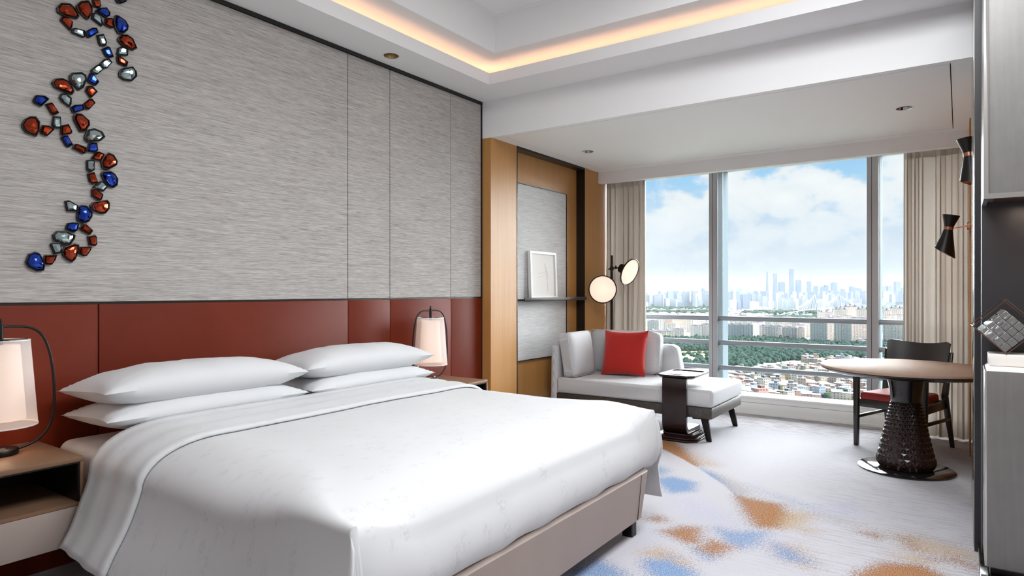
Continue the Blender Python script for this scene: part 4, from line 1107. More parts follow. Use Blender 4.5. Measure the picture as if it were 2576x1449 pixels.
# ------------------------------------------------------------------ round table
def round_table():
    cx, cy_ = 5.60, .33
    t = thing('round_table', (cx, cy_, 0), 'round wooden pedestal table with a faceted black base, near the right wall', 'table')
    c = (cx, cy_, 0)
    obj('tabletop', [lathe([(.001, .738), (.562, .738), (.570, .744), (.570, .757), (.567, .760), (.001, .760)], 96, c, cap=False)], M['table_wood'], t, smooth=True)
    obj('top_rim', [lathe([(.001, .690), (.40, .696), (.50, .708), (.555, .725), (.568, .7375), (.001, .7378)], 96, c, cap=False)], M['black_gloss'], t, smooth=True)
    obj('base_plate', [lathe([(.001, 0), (.312, 0), (.314, .003), (.314, .010), (.310, .013), (.001, .013)], 96, c, cap=False)], M['black_gloss'], t, smooth=True)
    obj('collar', [lathe([(.095, .500), (.099, .515), (.104, .56), (.112, .62), (.124, .67), (.128, .695)], 64, c, cap=False)], M['black_gloss'], t, smooth=True)
    # pedestal of pyramidal facets, rows shrinking towards the collar
    def rad(z):
        q = min(1, max(0, (z-.02)/.485)); return .094+.112*(1-q)**.92*(1-.10*math.sin(pi*q)) + (0 if z > .07 else -.03*((.07-z)/.05)**2)
    zs = [.016]; h = .046
    while zs[-1] < .495: zs.append(zs[-1]+h); h = max(.020, h*.945)
    zs[-1] = .505
    v = []; f = []
    n = 28
    for j in range(len(zs)-1):
        z0, z1 = zs[j], zs[j+1]; r0, r1 = rad(z0), rad(z1)
        for i in range(n):
            off = .5 if j % 2 else 0
            a0 = 2*pi*(i+off)/n; a1 = 2*pi*(i+1+off)/n; am = (a0+a1)/2; aL = am-2*pi/n
            pt = lambda r, a, z: (cx+r*math.cos(a), cy_+r*math.sin(a), z)
            dz = z1-z0
            # triangle pointing up and its downward neighbour, each raised to a point
            for tri in (((r0, a0, z0), (r0, a1, z0), (r1, am, z1)), ((r1, am, z1), (r1, aL, z1), (r0, a0, z0))):
                b = len(v); P_ = [pt(*q) for q in tri]
                rm = sum(q[0] for q in tri)/3+.004*(dz/.05)+.0015; ac = sum(q[1] for q in tri)/3; zc = sum(q[2] for q in tri)/3
                v += P_ + [pt(rm, ac, zc)]
                f += [(b, b+1, b+3), (b+1, b+2, b+3), (b+2, b, b+3)]
    o = obj('pedestal', [(v, f)], M['espresso_lacquer'], t, kind='stuff', label='faceted dark brown pedestal')
    o.data.shade_flat()
round_table()

# ------------------------------------------------------------------ armchair at the table
def chair():
    t = thing('dining_chair', (6.36, .36, 0), 'dark wooden armchair with a red seat pad, behind the round table', 'chair')
    ang = math.atan2(.34, -.94)     # facing the table
    T = Matrix.Translation((6.355, .405, 0)) @ Matrix.Rotation(ang-pi/2, 4, 'Z')
    # local: y forward, x to the sitter's right
    fw, bw, fy, by = .265, .235, .215, -.235
    def leg(pts, w0, w1):
        v = []
        for (x, y, z), w in ((pts[0], w0), (pts[1], w1)):
            v += [(x-w/2, y-w/2, z), (x+w/2, y-w/2, z), (x+w/2, y+w/2, z), (x-w/2, y+w/2, z)]
        return xf((v, BOXF), T)
    for s in (1, -1):
        obj('leg', [leg([(s*fw, fy+.005, 0), (s*fw, fy, .62)], .034, .046)], M['chair_wood'], t, bevel=.005)
        obj('leg', [leg([(s*(bw+.02), by-.10, 0), (s*bw, by, .44)], .030, .044), leg([(s*bw, by, .44), (s*(bw+.02), by-.075, .80)], .044, .030)], M['chair_wood'], t, bevel=.005)
        obj('stretcher', [xf(box(s*(bw+.02)-.010, by-.03, .235, s*(bw+.02)+.010, fy, .262), T)], M['chair_wood'], t, bevel=.003)
        obj('side_rail', [xf(hexa([(s*bw-.012, by, .335), (s*bw+.012, by, .335), (s*fw+.012, fy, .335), (s*fw-.012, fy, .335), (s*bw-.012, by, .40), (s*bw+.012, by, .40), (s*fw+.012, fy, .40), (s*fw-.012, fy, .40)]), T)], M['chair_wood'], t, bevel=.003)
        pts = [(s*fw, fy+.01, .632), (s*(fw+.015), .06, .640), (s*(fw+.012), -.10, .648), (s*(bw+.03), by-.045, .665)]
        obj('armrest', [xf(tube(pts, [.020, .020, .018, .014], 10), T)], M['chair_wood'], t, smooth=True)
    obj('front_rail', [xf(box(-fw, fy-.012, .335, fw, fy+.012, .40), T)], M['chair_wood'], t, bevel=.003)
    obj('rear_rail', [xf(box(-bw, by-.012, .335, bw, by+.012, .40), T)], M['chair_wood'], t, bevel=.003)
    pad = [(-fw+.024, fy+.01), (-bw+.024, by+.03), (bw-.024, by+.03), (fw-.024, fy+.01)]
    v = [(p[0], p[1], .392) for p in pad] + [(p[0]*.98, p[1]*.98, .462) for p in pad]
    obj('seat_pad', [xf((v, [(0, 3, 2, 1), (4, 5, 6, 7), (0, 1, 5, 4), (1, 2, 6, 5), (2, 3, 7, 6), (3, 0, 4, 7)]), T)], M['seat_red'], t, bevel=.022, seg=4)
    # curved back board, dipped along its top
    def fb(side):
        def fn(a, b):
            u = 2*a-1; x = .250*u*(1-.05*(1-b))
            y = by-.05-.045*b+.075*u*u-.055 + side*.010
            top = .882-.020*math.cos(u*pi*.5)+.012*u*u; lo = .665-.02*(1-u*u)
            r = 1-max(0, abs(u)-.88)/.12*.10
            z = lo+(top-lo)*b*r
            return T @ Vector((x, y, z))
        return grid(25, 9, fn)
    v1, f1 = fb(1); v2, f2 = fb(-1); n = len(v1)
    f = f1 + [tuple(reversed([i+n for i in q])) for q in f2]
    nu, nv = 25, 9
    edge = list(range(nu)) + [j*nu+nu-1 for j in range(1, nv)] + [(nv-1)*nu+i for i in range(nu-2, -1, -1)] + [j*nu for j in range(nv-2, 0, -1)]
    f += [(edge[i], edge[(i+1) % len(edge)], edge[(i+1) % len(edge)]+n, edge[i]+n) for i in range(len(edge))]
    obj('backrest', [(v1+v2, f)], M['chair_wood'], t, smooth=True)
chair()

# ------------------------------------------------------------------ wall lights
def sconce(c, wall_y, label, k=1.0, tilt=(0, 0)):
    c = Vector(c)
    t = thing('wall_light', (c.x, wall_y, c.z), label, 'wall light', 'hourglass wall lights')
    m = Matrix.Translation(c) @ Matrix.Rotation(tilt[0], 4, 'X') @ Matrix.Rotation(tilt[1], 4, 'Y') @ Matrix.Scale(k, 4)
    n = 40
    def cone(r0, z0, r1, z1, cut=0.0):
        v = []; f = []
        for (r, z, cc) in ((r0, z0, 0), (r1, z1, cut), (r1-.003, z1, cut), (r0-.003, z0, 0)):
            for i in range(n):
                a = 2*pi*i/n; rr = r
                zz = z + cc*math.sin(a)
                if cc: rr = r0 + (r-r0)*(zz-z0)/(z1-z0)
                v.append((rr*math.cos(a), rr*math.sin(a), zz))
        for j in range(3): f += [(j*n+i, j*n+(i+1) % n, (j+1)*n+(i+1) % n, (j+1)*n+i) for i in range(n)]
        return xf((v, f), m)
    up = obj('upper_shade', [cone(.032, .012, .060, .105)], M['black_metal'], t, smooth=True)
    lo = obj('lower_shade', [cone(.032, -.012, .078, -.195, .035)], M['black_metal'], t, smooth=True)
    obj('copper_lining', [cone(.0285, -.014, .074, -.193, .033)], M['copper'], lo, smooth=True)
    obj('copper_collar', [xf(lathe([(.030, -.014), (.034, -.012), (.034, .012), (.030, .014)], 32, cap=True), m)], M['copper'], t, smooth=True)
    obj('arm', [tube([c, (c.x, wall_y+.01, c.z+.012)], .0055, 10)], M['copper'], t, smooth=True)
    obj('wall_rose', [xf(lathe([(.001, .018), (.03, .016), (.034, .0), (.001, 0)], 28, cap=False), Matrix.Translation((c.x, wall_y, c.z+.012)) @ Matrix.Rotation(-pi/2, 4, 'X'))], M['copper'], t, smooth=True)
    return t
sconce((5.385, -.052, 2.245), YR, 'hourglass black wall light, higher one, half hidden behind the metal panel', 1.05, (R(-6), 0))
sconce((6.22, .075, 1.815), -.062, 'hourglass black wall light on a copper arm, lower one in front of the curtain', 1.0, (R(10), 0))

# ------------------------------------------------------------------ display cabinet at the right edge
def cabinet():
    t = thing('minibar_cabinet', (3.8, -.5, 0), 'charcoal cabinet with brushed grey fronts and a lit open niche, at the right edge', 'cabinet')
    obj('side_panel', [box(3.86, -.90, 0, 4.005, -.086, ZC-.002)], M['charcoal'], t, bevel=.002)
    # upper cupboard with a bevelled metal edge
    obj('upper_cupboard', [box(3.56, -.88, 1.745, 3.86, -.100, ZC-.01)], M['brushed_panel'], t)
    v = [(3.552, -.104, 1.726), (3.552, -.086, 1.726), (3.86, -.086, 1.726), (3.86, -.104, 1.726), (3.552, -.104, ZC-.01), (3.566, -.088, ZC-.01), (3.86, -.088, ZC-.01), (3.86, -.104, ZC-.01)]
    obj('metal_edge', [hexa(v), box(3.552, -.88, 1.726, 3.566, -.104, 1.748)], M['panel_edge'], t)
    obj('underside', [box(3.60, -.85, 1.738, 3.84, -.13, 1.744)], M['copper'], t)
    # lower cupboard
    obj('lower_cupboard', [box(3.55, -.88, .10, 3.86, -.098, .965)], M['brushed_panel'], t, bevel=.003)
    obj('metal_edge', [box(3.552, -.100, .10, 3.86, -.0905, .962)], M['panel_edge'], t, bevel=.002)
    obj('counter', [hexa([(3.556, -.88, .965), (3.556, -.098, .965), (3.86, -.098, .965), (3.86, -.88, .965), (3.585, -.88, .978), (3.585, -.112, .978), (3.86, -.112, .978), (3.86, -.88, .978)])], M['white_stone'], t)
    obj('kick_plate', [box(3.50, -.9, 0, 4.015, -.074, .055), box(3.60, -.88, .055, 3.86, -.11, .10)], M['black_gloss'], t, bevel=.004)
    add_light('niche_light', 'AREA', (3.70, -.42, 1.72), 2.2, (1, .80, .62), shape='RECTANGLE', size=.08, size_y=.5, rot=(0, 0, 0), parent=t)
    b = thing('display_plinth', (3.76, -.3, .978), 'low white stone plinth on the cabinet counter carrying the wire cube', 'plinth')
    obj('slab', [box(3.655, -.6, .979, 3.84, -.107, 1.03)], M['white_stone'], b, bevel=.004)
    # tilted wire cube standing on one edge with a cut crystal block inside
    k = thing('cube_ornament', (3.74, -.165, 1.03), 'bronze wire cube ornament standing on its edge with a crystal block inside', 'ornament')
    s = .172; mm = Matrix.Translation((3.742, -.168, 1.0315+s/math.sqrt(2)+.004)) @ Matrix.Rotation(R(3), 4, 'Z') @ Matrix.Rotation(R(45), 4, 'X')
    cs = [Vector((a*s/2, b_*s/2, c*s/2)) for a in (-1, 1) for b_ in (-1, 1) for c in (-1, 1)]
    for i in range(8):
        for j in range(i+1, 8):
            if abs((cs[i]-cs[j]).length-s) < 1e-6:
                d = (cs[j]-cs[i]).normalized()*.0025
                obj('rod', [xf(tube([cs[i]-d, cs[j]+d], .0019, 6), mm)], M['bronze_wire'], k)
    cm = mm @ Matrix.Translation((0, -.012, -.016)) @ Matrix.Rotation(R(4), 4, 'Z')
    g = []
    for a in range(4):
        for b_ in range(4):
            g.append(xf(cbox((0, -.051+.034*a, -.051+.034*b_), (.11, .0325, .0325)), cm))
    obj('crystal_block', g, M['crystal'], k, bevel=.002, seg=1)
cabinet()
# ------------------------------------------------------------------ the city below, 150 m down
GZ = -150.0
def at(q, D, z=0.0):
    return Vector((.8226*D+.5687*q*D, .5687*D-.8226*q*D, GZ+z))
YAW = math.atan2(RGT.y, RGT.x)
struct('ground', [([(60, -14000, GZ), (20000, -14000, GZ), (20000, 12000, GZ), (60, 12000, GZ)], [(0, 1, 2, 3)])], M['city_ground'])
hz = obj('haze', [box(60, -9000, GZ-2, 15000, 7000, 260)], M['haze']); tag(hz, 'thin bright haze lying over the city outside the window', 'haze', kind='stuff')
C_ = random.Random(21)
PANE = lambda q: 'left pane' if q < .31 else ('middle pane' if q < .547 else 'right pane')

# apartment slabs: gridded facade, cream piers, mauve hipped roof with little gables
def apartment(name, q0, q1, D, h, label, rot=-10, depth=15, tint=(.80, .76, .73), roof='mauve_roof', group='apartment slabs beyond the trees', gables=True, conical=False):
    w = (q1-q0)*D
    root = thing(name, at((q0+q1)/2, D+depth/2), label, 'building', group, rz=YAW+R(rot))
    f = obj('facade', [box(-w/2, -depth/2, 0, w/2, depth/2, h)], M['facade'], root, True); f.color = tint + (1,)
    n = max(2, round(w/7.8)); st = w/n
    S_ = [box(-w/2+st*i-.9, -depth/2-.9, 0, -w/2+st*i+.9, -depth/2, h-.3) for i in range(n+1)]
    obj('piers', S_, M['pier_cream' if tint[0] > tint[2]+.04 else 'pier_white'], root, True, kind='stuff')
    S2 = [box(-w/2+st*i+st*.46, -depth/2-.4, 2, -w/2+st*i+st*.54, -depth/2-.05, h-3) for i in range(n)]
    obj('shaft_bands', S2, M['window_band'], root, True, kind='stuff')
    obj('end_wall', [box(w/2-.2, -depth/2-.4, 0, w/2+.5, depth/2, h)], M['pier_cream'], root, True)
    o = 1.2; rh = 4.5
    v = [(-w/2-o, -depth/2-o-.6, h), (w/2+o, -depth/2-o-.6, h), (w/2+o, depth/2+o, h), (-w/2-o, depth/2+o, h), (-w/2+5, 0, h+rh), (w/2-5, 0, h+rh)]
    obj('roof', [(v, [(0, 3, 2, 1), (0, 1, 5, 4), (1, 2, 5), (2, 3, 4, 5), (3, 0, 4)])], M[roof], root, True)
    if gables:
        S3 = []
        for i in range(max(1, n//3)):
            x = -w/2 + w*(i+.5)/max(1, n//3)
            S3.append(box(x-3, -3, h, x+3, 4, h+rh+2.2))
        obj('lift_house', S3, M['pier_white'], root, True, kind='stuff')
    if conical:
        for x in (-w*.3, 0, w*.3):
            hh = h + (9 if x == 0 else 4)
            obj('turret', [cbox((x, 0, (h+hh)/2), (6, 6, hh-h))], M['pier_cream'], root, True)
            obj('turret_roof', [lathe([(5.2, 0), (.2, 9)], 8, (x, 0, hh))], M[roof], root, True)
    return root
CR = (.94, .80, .69); WH = (.93, .86, .82); BG = (.92, .80, .62)
A_ = [  # bearing from, to, distance, height, rotation, tint
    (.2100, .2275, 2200, 47, -26, WH), (.2110, .2480, 2030, 24, 6, BG), (.2480, .2665, 2080, 26, -32, WH), (.2762, .2925, 2120, 35, -28, WH), (.2926, .3110, 2110, 40, -28, WH),
    (.2345, .2470, 2330, 50, -6, WH), (.2530, .2640, 2420, 46, -6, WH), (.2690, .2790, 2360, 52, -6, WH), (.2240, .2340, 2480, 50, -6, WH),
    (.3350, .3720, 1990, 46, -32, WH), (.3722, .3880, 2060, 50, -28, WH), (.3835, .4190, 1975, 42, -32, WH), (.4185, .4395, 1915, 42, -32, CR), (.4395, .4520, 1980, 44, -26, CR),
    (.4411, .4515, 1890, 41, -30, CR), (.4505, .4620, 2100, 45, -26, CR), (.4620, .4857, 1815, 60, -30, CR), (.4860, .4985, 1960, 66, -26, CR), (.4988, .5228, 1795, 61, -30, CR),
    (.5230, .5470, 1930, 68, -26, CR), (.5660, .5695, 1900, 62, -26, CR), (.5748, .6025, 1770, 58, -30, CR), (.5980, .6160, 1860, 64, -26, CR)]
cnt = {}
order = sorted(range(len(A_)), key=lambda i: A_[i][0])
for i in order:
    q0, q1, D, h, rot, tint = A_[i]
    p = PANE((q0+q1)/2); cnt[p] = cnt.get(p, 0)+1
    hue = {WH: 'pale grey', CR: 'cream', BG: 'beige low'}[tint]
    apartment('apartment_block', q0, q1, D, h, '%s apartment block with pitched roof, %s from left in the %s' % (hue, ordinal(cnt[p]-1), p), rot, tint=tint, roof='mauve_roof')
# second line of roofs peeping over the first rail gap
k = 0
for q in np.arange(.336, .62, .0135):
    q = float(q); D = C_.uniform(2250, 2700); h = C_.uniform(36, 50) + (14 if q > .46 else 0)
    k += 1
    apartment('apartment_block', q, q+C_.uniform(.010, .0155), D, h, 'distant pitched-roof apartment block in the second line, %s from left' % ordinal(k-1), -8, tint=C_.choice((CR, WH)), group='second line of apartment blocks')
k = 0
for q in (.236, .252, .2655, .281):
    k += 1
    apartment('apartment_block', q, q+.016, 2280+40*k, 33+2*k, 'orange-roofed low apartment block seen through the left pane, %s from the left' % ordinal(k-1), -8, tint=WH, roof='orange_roof', group='orange-roofed blocks', gables=False)
for i, (q, D, h, w) in enumerate(((.507, 2900, 66, .02), (.522, 2950, 76, .022), (.541, 2900, 66, .02), (.572, 2880, 62, .02), (.592, 2900, 70, .02), (.608, 2900, 66, .018), (.487, 3300, 40, .03))):
    apartment('turreted_block', q-w/2, q+w/2, D, h, 'cream turreted tower block with conical mauve roofs, %s from the left' % ordinal(i), -8, tint=CR, group='turreted blocks', conical=True, gables=False)
apartment('clubhouse', .530, .546, 1760, 14, 'small cream building with grey roof at the foot of the tall blocks', -8, tint=CR, group=None)

# low-rise village: a few proto houses, copied
PALETTE = [('white', (.84, .82, .80)), ('cream', (.84, .70, .50)), ('pink', (.80, .52, .44)), ('rose', (.76, .40, .34)), ('pale yellow', (.84, .72, .42)), ('pale blue', (.56, .68, .78)),
           ('light grey', (.68, .68, .69)), ('peach', (.78, .60, .48)), ('white', (.80, .80, .80)), ('cream', (.80, .72, .60))]
ROOFS = [('pale flat roof', (.56, .55, .54)), ('grey concrete roof', (.40, .39, .38)), ('rust roof', (.36, .20, .16)), ('slate roof', (.20, .21, .24)), ('blue metal roof', (.26, .34, .44)), ('pale flat roof', (.60, .59, .58))]
def house_proto(i):
    w, d, h = ((14, 12, 12), (18, 12, 9), (12, 12, 15), (22, 11, 9), (15, 14, 12))[i]
    body = [box(-w/2, -d/2, 0, w/2, d/2, h)]
    # balconies on the front, floor by floor
    for f_ in range(1, int(h/3)): body.append(box(-w*.42, -d/2-1.1, f_*3+.0, -w*.05, -d/2, f_*3+1.0))
    roof = [box(-w/2-.3, -d/2-.3, h, w/2+.3, d/2+.3, h+.5)]
    if i % 2 == 0: roof.append(box(w*.05, -d*.1, h+.5, w*.42, d*.40, h+3.3))
    else: roof.append(hexa([(-w/2-.6, -d/2-.8, h+1.4), (w*.1, -d/2-.8, h+1.4), (w*.1, d/2+.3, h+3.0), (-w/2-.6, d/2+.3, h+3.0), (-w/2-.6, -d/2-.8, h+1.7), (w*.1, -d/2-.8, h+1.7), (w*.1, d/2+.3, h+3.3), (-w/2-.6, d/2+.3, h+3.3)]))
    a = mesh_data('house', body); a.materials.append(M['facade'])
    b = mesh_data('roof', roof); b.materials.append(M['painted_block'])
    return a, b, w
PROT = [house_proto(i) for i in range(5)]
rows = [900, 928, 957, 987, 1018, 1051, 1086, 1124, 1164, 1206, 1252, 1300, 1352]
ROWN = ['nearest', 'second', 'third', 'fourth', 'fifth', 'sixth', 'seventh', 'eighth', 'ninth', 'tenth', 'eleventh', 'twelfth', 'farthest']
nh = 0; tree_spots = []
for ri, D in enumerate(rows):
    q = .305 + .01*C_.random() if D < 1150 else (.335 + .06*(D-1150)/80 if D < 1260 else .425+.03*C_.random())
    if D < 1150: q = max(q, .262+.01*C_.random())
    n = 0
    while q < .605:
        i = C_.randrange(5); me, rf, w = PROT[i]
        s = C_.uniform(.8, 1.15); wq = w*s/D
        q += wq*.5
        if C_.random() < .06: tree_spots.append((q, D)); q += wq*.6; continue
        if nh >= 296: break
        cn, cc = C_.choice(PALETTE); rn, rc = C_.choice(ROOFS)
        label = '%s house with %s, %s from left in the %s village row' % (cn, rn, ordinal(n), ROWN[ri])
        o = bpy.data.objects.new('house', me); COL.objects.link(o)
        o.location = at(q, D+C_.uniform(-6, 6)); o.rotation_euler = (0, 0, YAW+R(C_.choice((-24, -16, 12, 20, -70, 66))+C_.uniform(-5, 5)))
        hs = C_.choice((.75, 1, 1, 1.25)); o.scale = (s, s, hs); k_ = C_.uniform(.58, .74); o.color = (cc[0]*k_, cc[1]*k_*.97, cc[2]*k_*.93, 1)
        tag(o, label, 'house', 'low-rise village houses')
        r = bpy.data.objects.new('roof', rf); COL.objects.link(r); r.parent = o; r.color = tuple(x*.72 for x in rc)+(1,)
        nh += 1; n += 1
        q += wq*.5 + C_.uniform(.0, .0035)
# warehouses with big pale roofs
for i, (q, D, w, d, h, c) in enumerate(((.352, 930, 52, 30, 7, (.82, .82, .82)), (.372, 905, 40, 22, 6, (.74, .76, .78)), (.345, 975, 46, 26, 7, (.86, .86, .85)), (.43, 1230, 46, 22, 12, (.80, .76, .62)), (.405, 1215, 36, 16, 12, (.84, .82, .72)))):
    t = thing('warehouse', at(q, D), 'wide low shed with a pale roof among the village houses, %s from the left' % ordinal(i), 'warehouse', 'village sheds', rz=YAW+R(-18))
    f = obj('walls', [box(-w/2, -d/2, 0, w/2, d/2, h)], M['facade'], t, True); f.color = (.72, .70, .68, 1)
    v = [(-w/2-1, -d/2-1, h), (w/2+1, -d/2-1, h), (w/2+1, d/2+1, h), (-w/2-1, d/2+1, h), (-w/2-1, 0, h+3), (w/2+1, 0, h+3)]
    r = obj('roof', [(v, [(0, 3, 2, 1), (0, 1, 5, 4), (1, 2, 5), (2, 3, 4, 5), (3, 0, 4)])], M['painted_block'], t, True); r.color = c+(1,)

# tree belt between village and slabs: crowns joined (nobody could count them)
bm = bmesh.new(); bmesh.ops.create_icosphere(bm, subdivisions=2, radius=1); ICO = np.array([v.co[:] for v in bm.verts]); ICF = np.array([[v.index for v in f.verts] for f in bm.faces]); bm.free()
def crowns(name, spots, label, cat='trees', m='tree_green', kind='stuff'):
    V = []; F = []
    for i, (p, r, hh) in enumerate(spots):
        j = 1+.22*rng.standard_normal((len(ICO), 1)).clip(-1.5, 1.5)
        V.append(ICO*j*np.array([r, r, hh])+np.array([p[0], p[1], p[2]+hh*.7])); F.append(ICF+i*len(ICO))
    V = np.concatenate(V); F = np.concatenate(F)
    me = bpy.data.meshes.new(name); me.vertices.add(len(V)); me.vertices.foreach_set('co', V.ravel()); me.loops.add(F.size); me.loops.foreach_set('vertex_index', F.ravel())
    me.polygons.add(len(F)); me.polygons.foreach_set('loop_start', np.arange(0, F.size, 3)); me.polygons.foreach_set('loop_total', np.full(len(F), 3)); me.update(); me.validate()
    me.shade_smooth()
    o = put(name, me, M[m]); tag(o, label, cat, kind=kind); return o
sp = []
while len(sp) < 9500:
    q = C_.uniform(.195, .63); D = C_.uniform(1200, 2050)
    lo = 1265 if q < .36 else (1265+ (q-.36)/.06*120 if q < .42 else 1400)
    hi = 1990 if q < .42 else (1990-(q-.42)/.05*150 if q < .47 else 1830)
    if D < lo or D > hi: continue
    if .245 < q < .312 and 1330 < D < 1620: continue
    r = C_.uniform(3.2, 7.0); sp.append((at(q, D), r, r*C_.uniform(.8, 1.5)))
crowns('forest', sp, 'broad belt of dark green woodland between the village and the apartment blocks')
v = [at(.235, 1310), at(.318, 1290), at(.318, 1640), at(.26, 1660)]
ml = obj('meadow', [([(p.x, p.y, GZ+.6) for p in v], [(0, 1, 2, 3)])], M['meadow']); ml['kind'] = 'structure'
sp = [(at(C_.uniform(.245, .312), C_.uniform(1330, 1640)), C_.uniform(3, 6), C_.uniform(2, 4)) for _ in range(70)]
crowns('undergrowth', sp, 'scattered bushes on the bright green meadow in the left pane', 'bushes')
for i, (q, D) in enumerate(tree_spots[:14]):
    o = crowns('tree', [(at(q+C_.uniform(-.003, .003), D+C_.uniform(-4, 4)), C_.uniform(4, 6), C_.uniform(4, 6)) for _ in range(4)], 'round green tree standing among the village houses, %s counted from the nearest row' % ordinal(i), 'tree', kind='thing'); o['group'] = 'village trees'

# far low city, far tree belts (too far to tell apart)
def boxes(name, L, m, label, cat):
    V = []; F = []; b0 = np.array(BOXF)
    for i, (p, w, d, h, a) in enumerate(L):
        c, s_ = math.cos(a), math.sin(a)
        b = np.array(box(-w/2, -d/2, 0, w/2, d/2, h)[0]); x = b[:, 0]*c-b[:, 1]*s_; y = b[:, 0]*s_+b[:, 1]*c
        V.append(np.column_stack([x+p.x, y+p.y, b[:, 2]+p.z])); F.append(b0+8*i)
    V = np.concatenate(V); F = np.concatenate(F)
    me = bpy.data.meshes.new(name); me.from_pydata(V.tolist(), [], F.tolist()); o = put(name, me, M[m]); tag(o, label, cat, kind='stuff'); return o
L = []
for _ in range(3600):
    D = C_.uniform(2750, 5600); q = C_.uniform(.19, .63)
    if q > .40 and D > 3300 and C_.random() < .8: continue
    L.append((at(q, D), C_.uniform(10, 26), C_.uniform(10, 20), C_.uniform(6, 16), YAW+C_.uniform(-.5, .5)))
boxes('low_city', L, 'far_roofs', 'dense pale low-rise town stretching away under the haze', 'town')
sp = []
for D0, q0, q1 in ((4300, .19, .31), (5200, .2, .31), (4200, .36, .47), (3500, .47, .56), (5000, .5, .56), (6200, .19, .5), (3300, .40, .46)):
    for _ in range(260): sp.append((at(C_.uniform(q0, q1), D0+C_.uniform(-160, 160)), C_.uniform(16, 30), C_.uniform(8, 14)))
crowns('far_woods', sp, 'bluish tree belts far out between the districts', 'woods')

# towers far out
def tower(name, q, D, w, d, h, m, label, group, tint=None, top=1.0, rot=0):
    root = thing(name, at(q, D), label, 'building', group, rz=YAW+R(rot))
    s = [prism([(-w/2, -d/2), (w/2, -d/2), (w/2, d/2), (-w/2, d/2)], 0, h, top=top)]
    o = obj('shaft', s, M[m], root, True)
    if tint: o.color = tint+(1,)
    if top == 1.0: obj('crown', [box(-w*.3, -d*.3, h, w*.3, d*.3, h+max(4, h*.04))], M['far_block'], root, True)
    return root
k = 0
for u, wpx, vt in ((1938, 8, 757), (1950, 8, 757), (1961, 9, 748), (1973, 9, 750), (1984, 8, 754), (1992, 9, 749), (2003, 8, 752), (2013, 9, 750), (2024, 8, 751), (2034, 8, 754), (2046, 8, 752), (2064, 8, 753), (2066, 5, 762), (2078, 7, 763)):
    q = (u-1288)/1630; D = 5200; k += 1
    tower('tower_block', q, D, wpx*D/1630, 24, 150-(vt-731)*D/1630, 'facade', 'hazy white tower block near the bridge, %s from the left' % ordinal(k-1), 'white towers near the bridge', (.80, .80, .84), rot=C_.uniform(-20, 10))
k = 0
for u, wpx, vt, hue in ((1843, 16, 755, 0), (1858, 9, 757, 1), (1875, 17, 740, 1), (1895, 24, 759, 0)):
    q = (u-1288)/1630; D = 5000; k += 1
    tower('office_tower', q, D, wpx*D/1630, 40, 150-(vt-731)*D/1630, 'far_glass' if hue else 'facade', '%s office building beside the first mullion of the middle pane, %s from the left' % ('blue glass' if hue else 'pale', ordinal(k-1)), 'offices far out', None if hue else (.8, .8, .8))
k = 0
for u, wpx, vt in ((2117, 14, 770), (2128, 10, 768), (2140, 14, 767), (2152, 12, 768), (2165, 12, 767), (2174, 12, 768), (2222, 18, 768), (2243, 18, 766), (2268, 16, 768), (2285, 14, 766)):
    q = (u-1288)/1630; D = 3700; k += 1
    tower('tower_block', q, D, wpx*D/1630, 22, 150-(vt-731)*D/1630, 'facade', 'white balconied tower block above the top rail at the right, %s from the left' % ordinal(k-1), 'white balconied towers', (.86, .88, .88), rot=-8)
k = 0
for u, wpx, vt, tp in ((1930, 5, 683, .35), (1950, 9, 688, .8), (1966, 14, 710, 1), (1991, 9, 676, .9), (2008, 11, 705, 1), (2035, 7, 708, 1), (2052, 8, 720, 1), (2070, 9, 722, 1), (2078, 8, 718, 1), (2098, 12, 711, 1), (2119, 7, 727, 1), (2142, 8, 721, 1), (2151, 9, 724, 1), (2161, 7, 726, 1), (2222, 9, 722, 1), (2236, 10, 720, 1), (2257, 12, 709, 1), (2270, 10, 724, 1), (1769, 6, 726, 1), (1752, 9, 733, 1), (1700, 10, 736, 1), (1660, 8, 733, 1)):
    q = (u-1288)/1630; D = 7200; k += 1
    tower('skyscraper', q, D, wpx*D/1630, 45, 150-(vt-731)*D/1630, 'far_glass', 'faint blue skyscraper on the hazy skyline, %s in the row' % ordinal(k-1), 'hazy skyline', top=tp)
L = []
for _ in range(330):
    D = C_.uniform(5600, 6900); L.append((at(C_.uniform(.2, .63), D), C_.uniform(25, 60), C_.uniform(20, 40), C_.uniform(40, 150)*(1 if D < 8000 else 1.2), YAW+C_.uniform(-.4, .4)))
boxes('hazy_district', L, 'far_block', 'crowd of pale high-rises dissolving into the haze below the skyline', 'district')
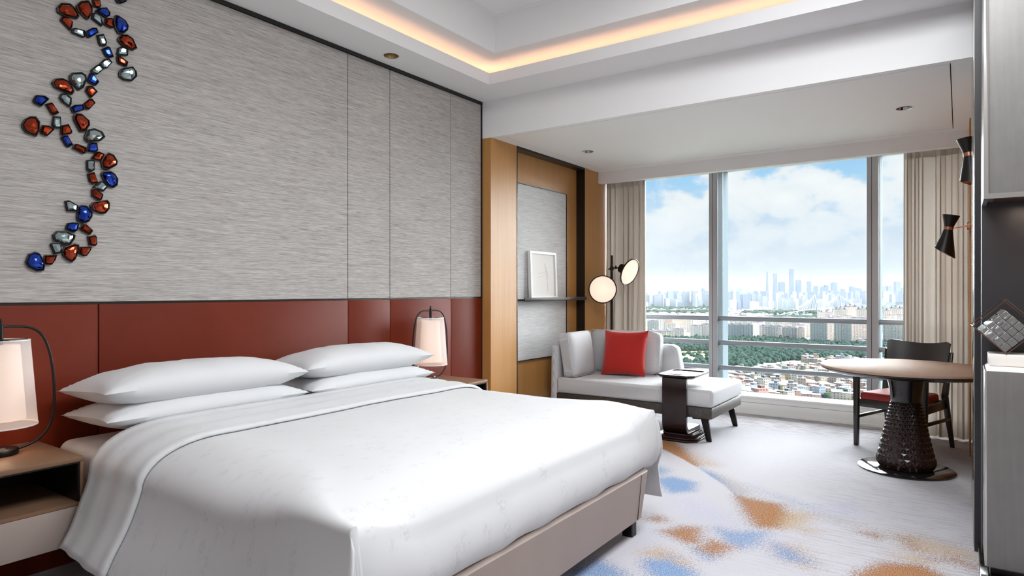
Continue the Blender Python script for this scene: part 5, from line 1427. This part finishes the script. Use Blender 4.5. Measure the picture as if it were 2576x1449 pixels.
# ridge
n = 60; v = []; f = []
for i in range(n):
    q = .325+.11*i/(n-1); h = 190*math.exp(-((q-.352)/.035)**2)+90*math.exp(-((q-.41)/.03)**2)+14*math.sin(i*.9)
    p = at(q, 9400, h); b = at(q, 9000); c = at(q, 10500); v += [tuple(b), tuple(p), tuple(c)]
for i in range(n-1): f += [(3*i, 3*i+3, 3*i+4, 3*i+1), (3*i+1, 3*i+4, 3*i+5, 3*i+2)]
st = obj('hill', [(v, f)], M['hill_green'], smooth=True); st['kind'] = 'structure'
# cable-stayed bridge
def bridge():
    t = thing('cable_stayed_bridge', at(.45, 4200), 'white cable-stayed bridge with two pointed pylons, crossing far out in the middle pane', 'bridge')
    path = [(.400, 3550, 4), (.42, 3750, 20), (.45, 3980, 34), (.4663, 4080, 36), (.4857, 4300, 36), (.505, 4450, 34), (.53, 4700, 28)]
    P_ = [at(*p) for p in path]
    v = []; f = []
    for p in P_:
        for dy, dz in ((-14, 0), (14, 0), (14, -5), (-14, -5)): v.append((p.x+dy, p.y, p.z+dz))
    for i in range(len(P_)-1):
        for j in range(4): f.append((4*i+j, 4*i+(j+1) % 4, 4*i+4+(j+1) % 4, 4*i+4+j))
    obj('deck', [(v, f)], M['far_block'], t)
    for q, D, top in ((.4663, 4080, 139), (.5043, 4445, 146)):
        b = at(q, D, 0); e = at(q, D, top)
        obj('pylon', [tube([b+Vector((0, 16, 0)), b+Vector((0, 16, 40)), e], [4, 4, 2.5], 6), tube([b-Vector((0, 16, 0)), b-Vector((0, 16, 0))+Vector((0, 0, 40)), e], [4, 4, 2.5], 6)], M['far_block'], t)
        S_ = []
        for k_ in range(1, 9):
            for s in (-1, 1):
                d0 = at(q+s*.0042*k_*.95, D+s*38*k_, 36)
                S_.append(tube([at(q, D, top-4*k_*.9), d0], .9, 4))
        obj('stay_cable', S_, M['far_block'], t, kind='stuff')
    for q, D in ((.41, 3650), (.42, 3750), (.43, 3830), (.44, 3905), (.45, 3980), (.475, 4170), (.485, 4300), (.495, 4380)):
        p = at(q, D); obj('pier', [box(p.x-5, p.y-4, GZ, p.x+5, p.y+4, GZ+26)], M['far_block'], t)
bridge()
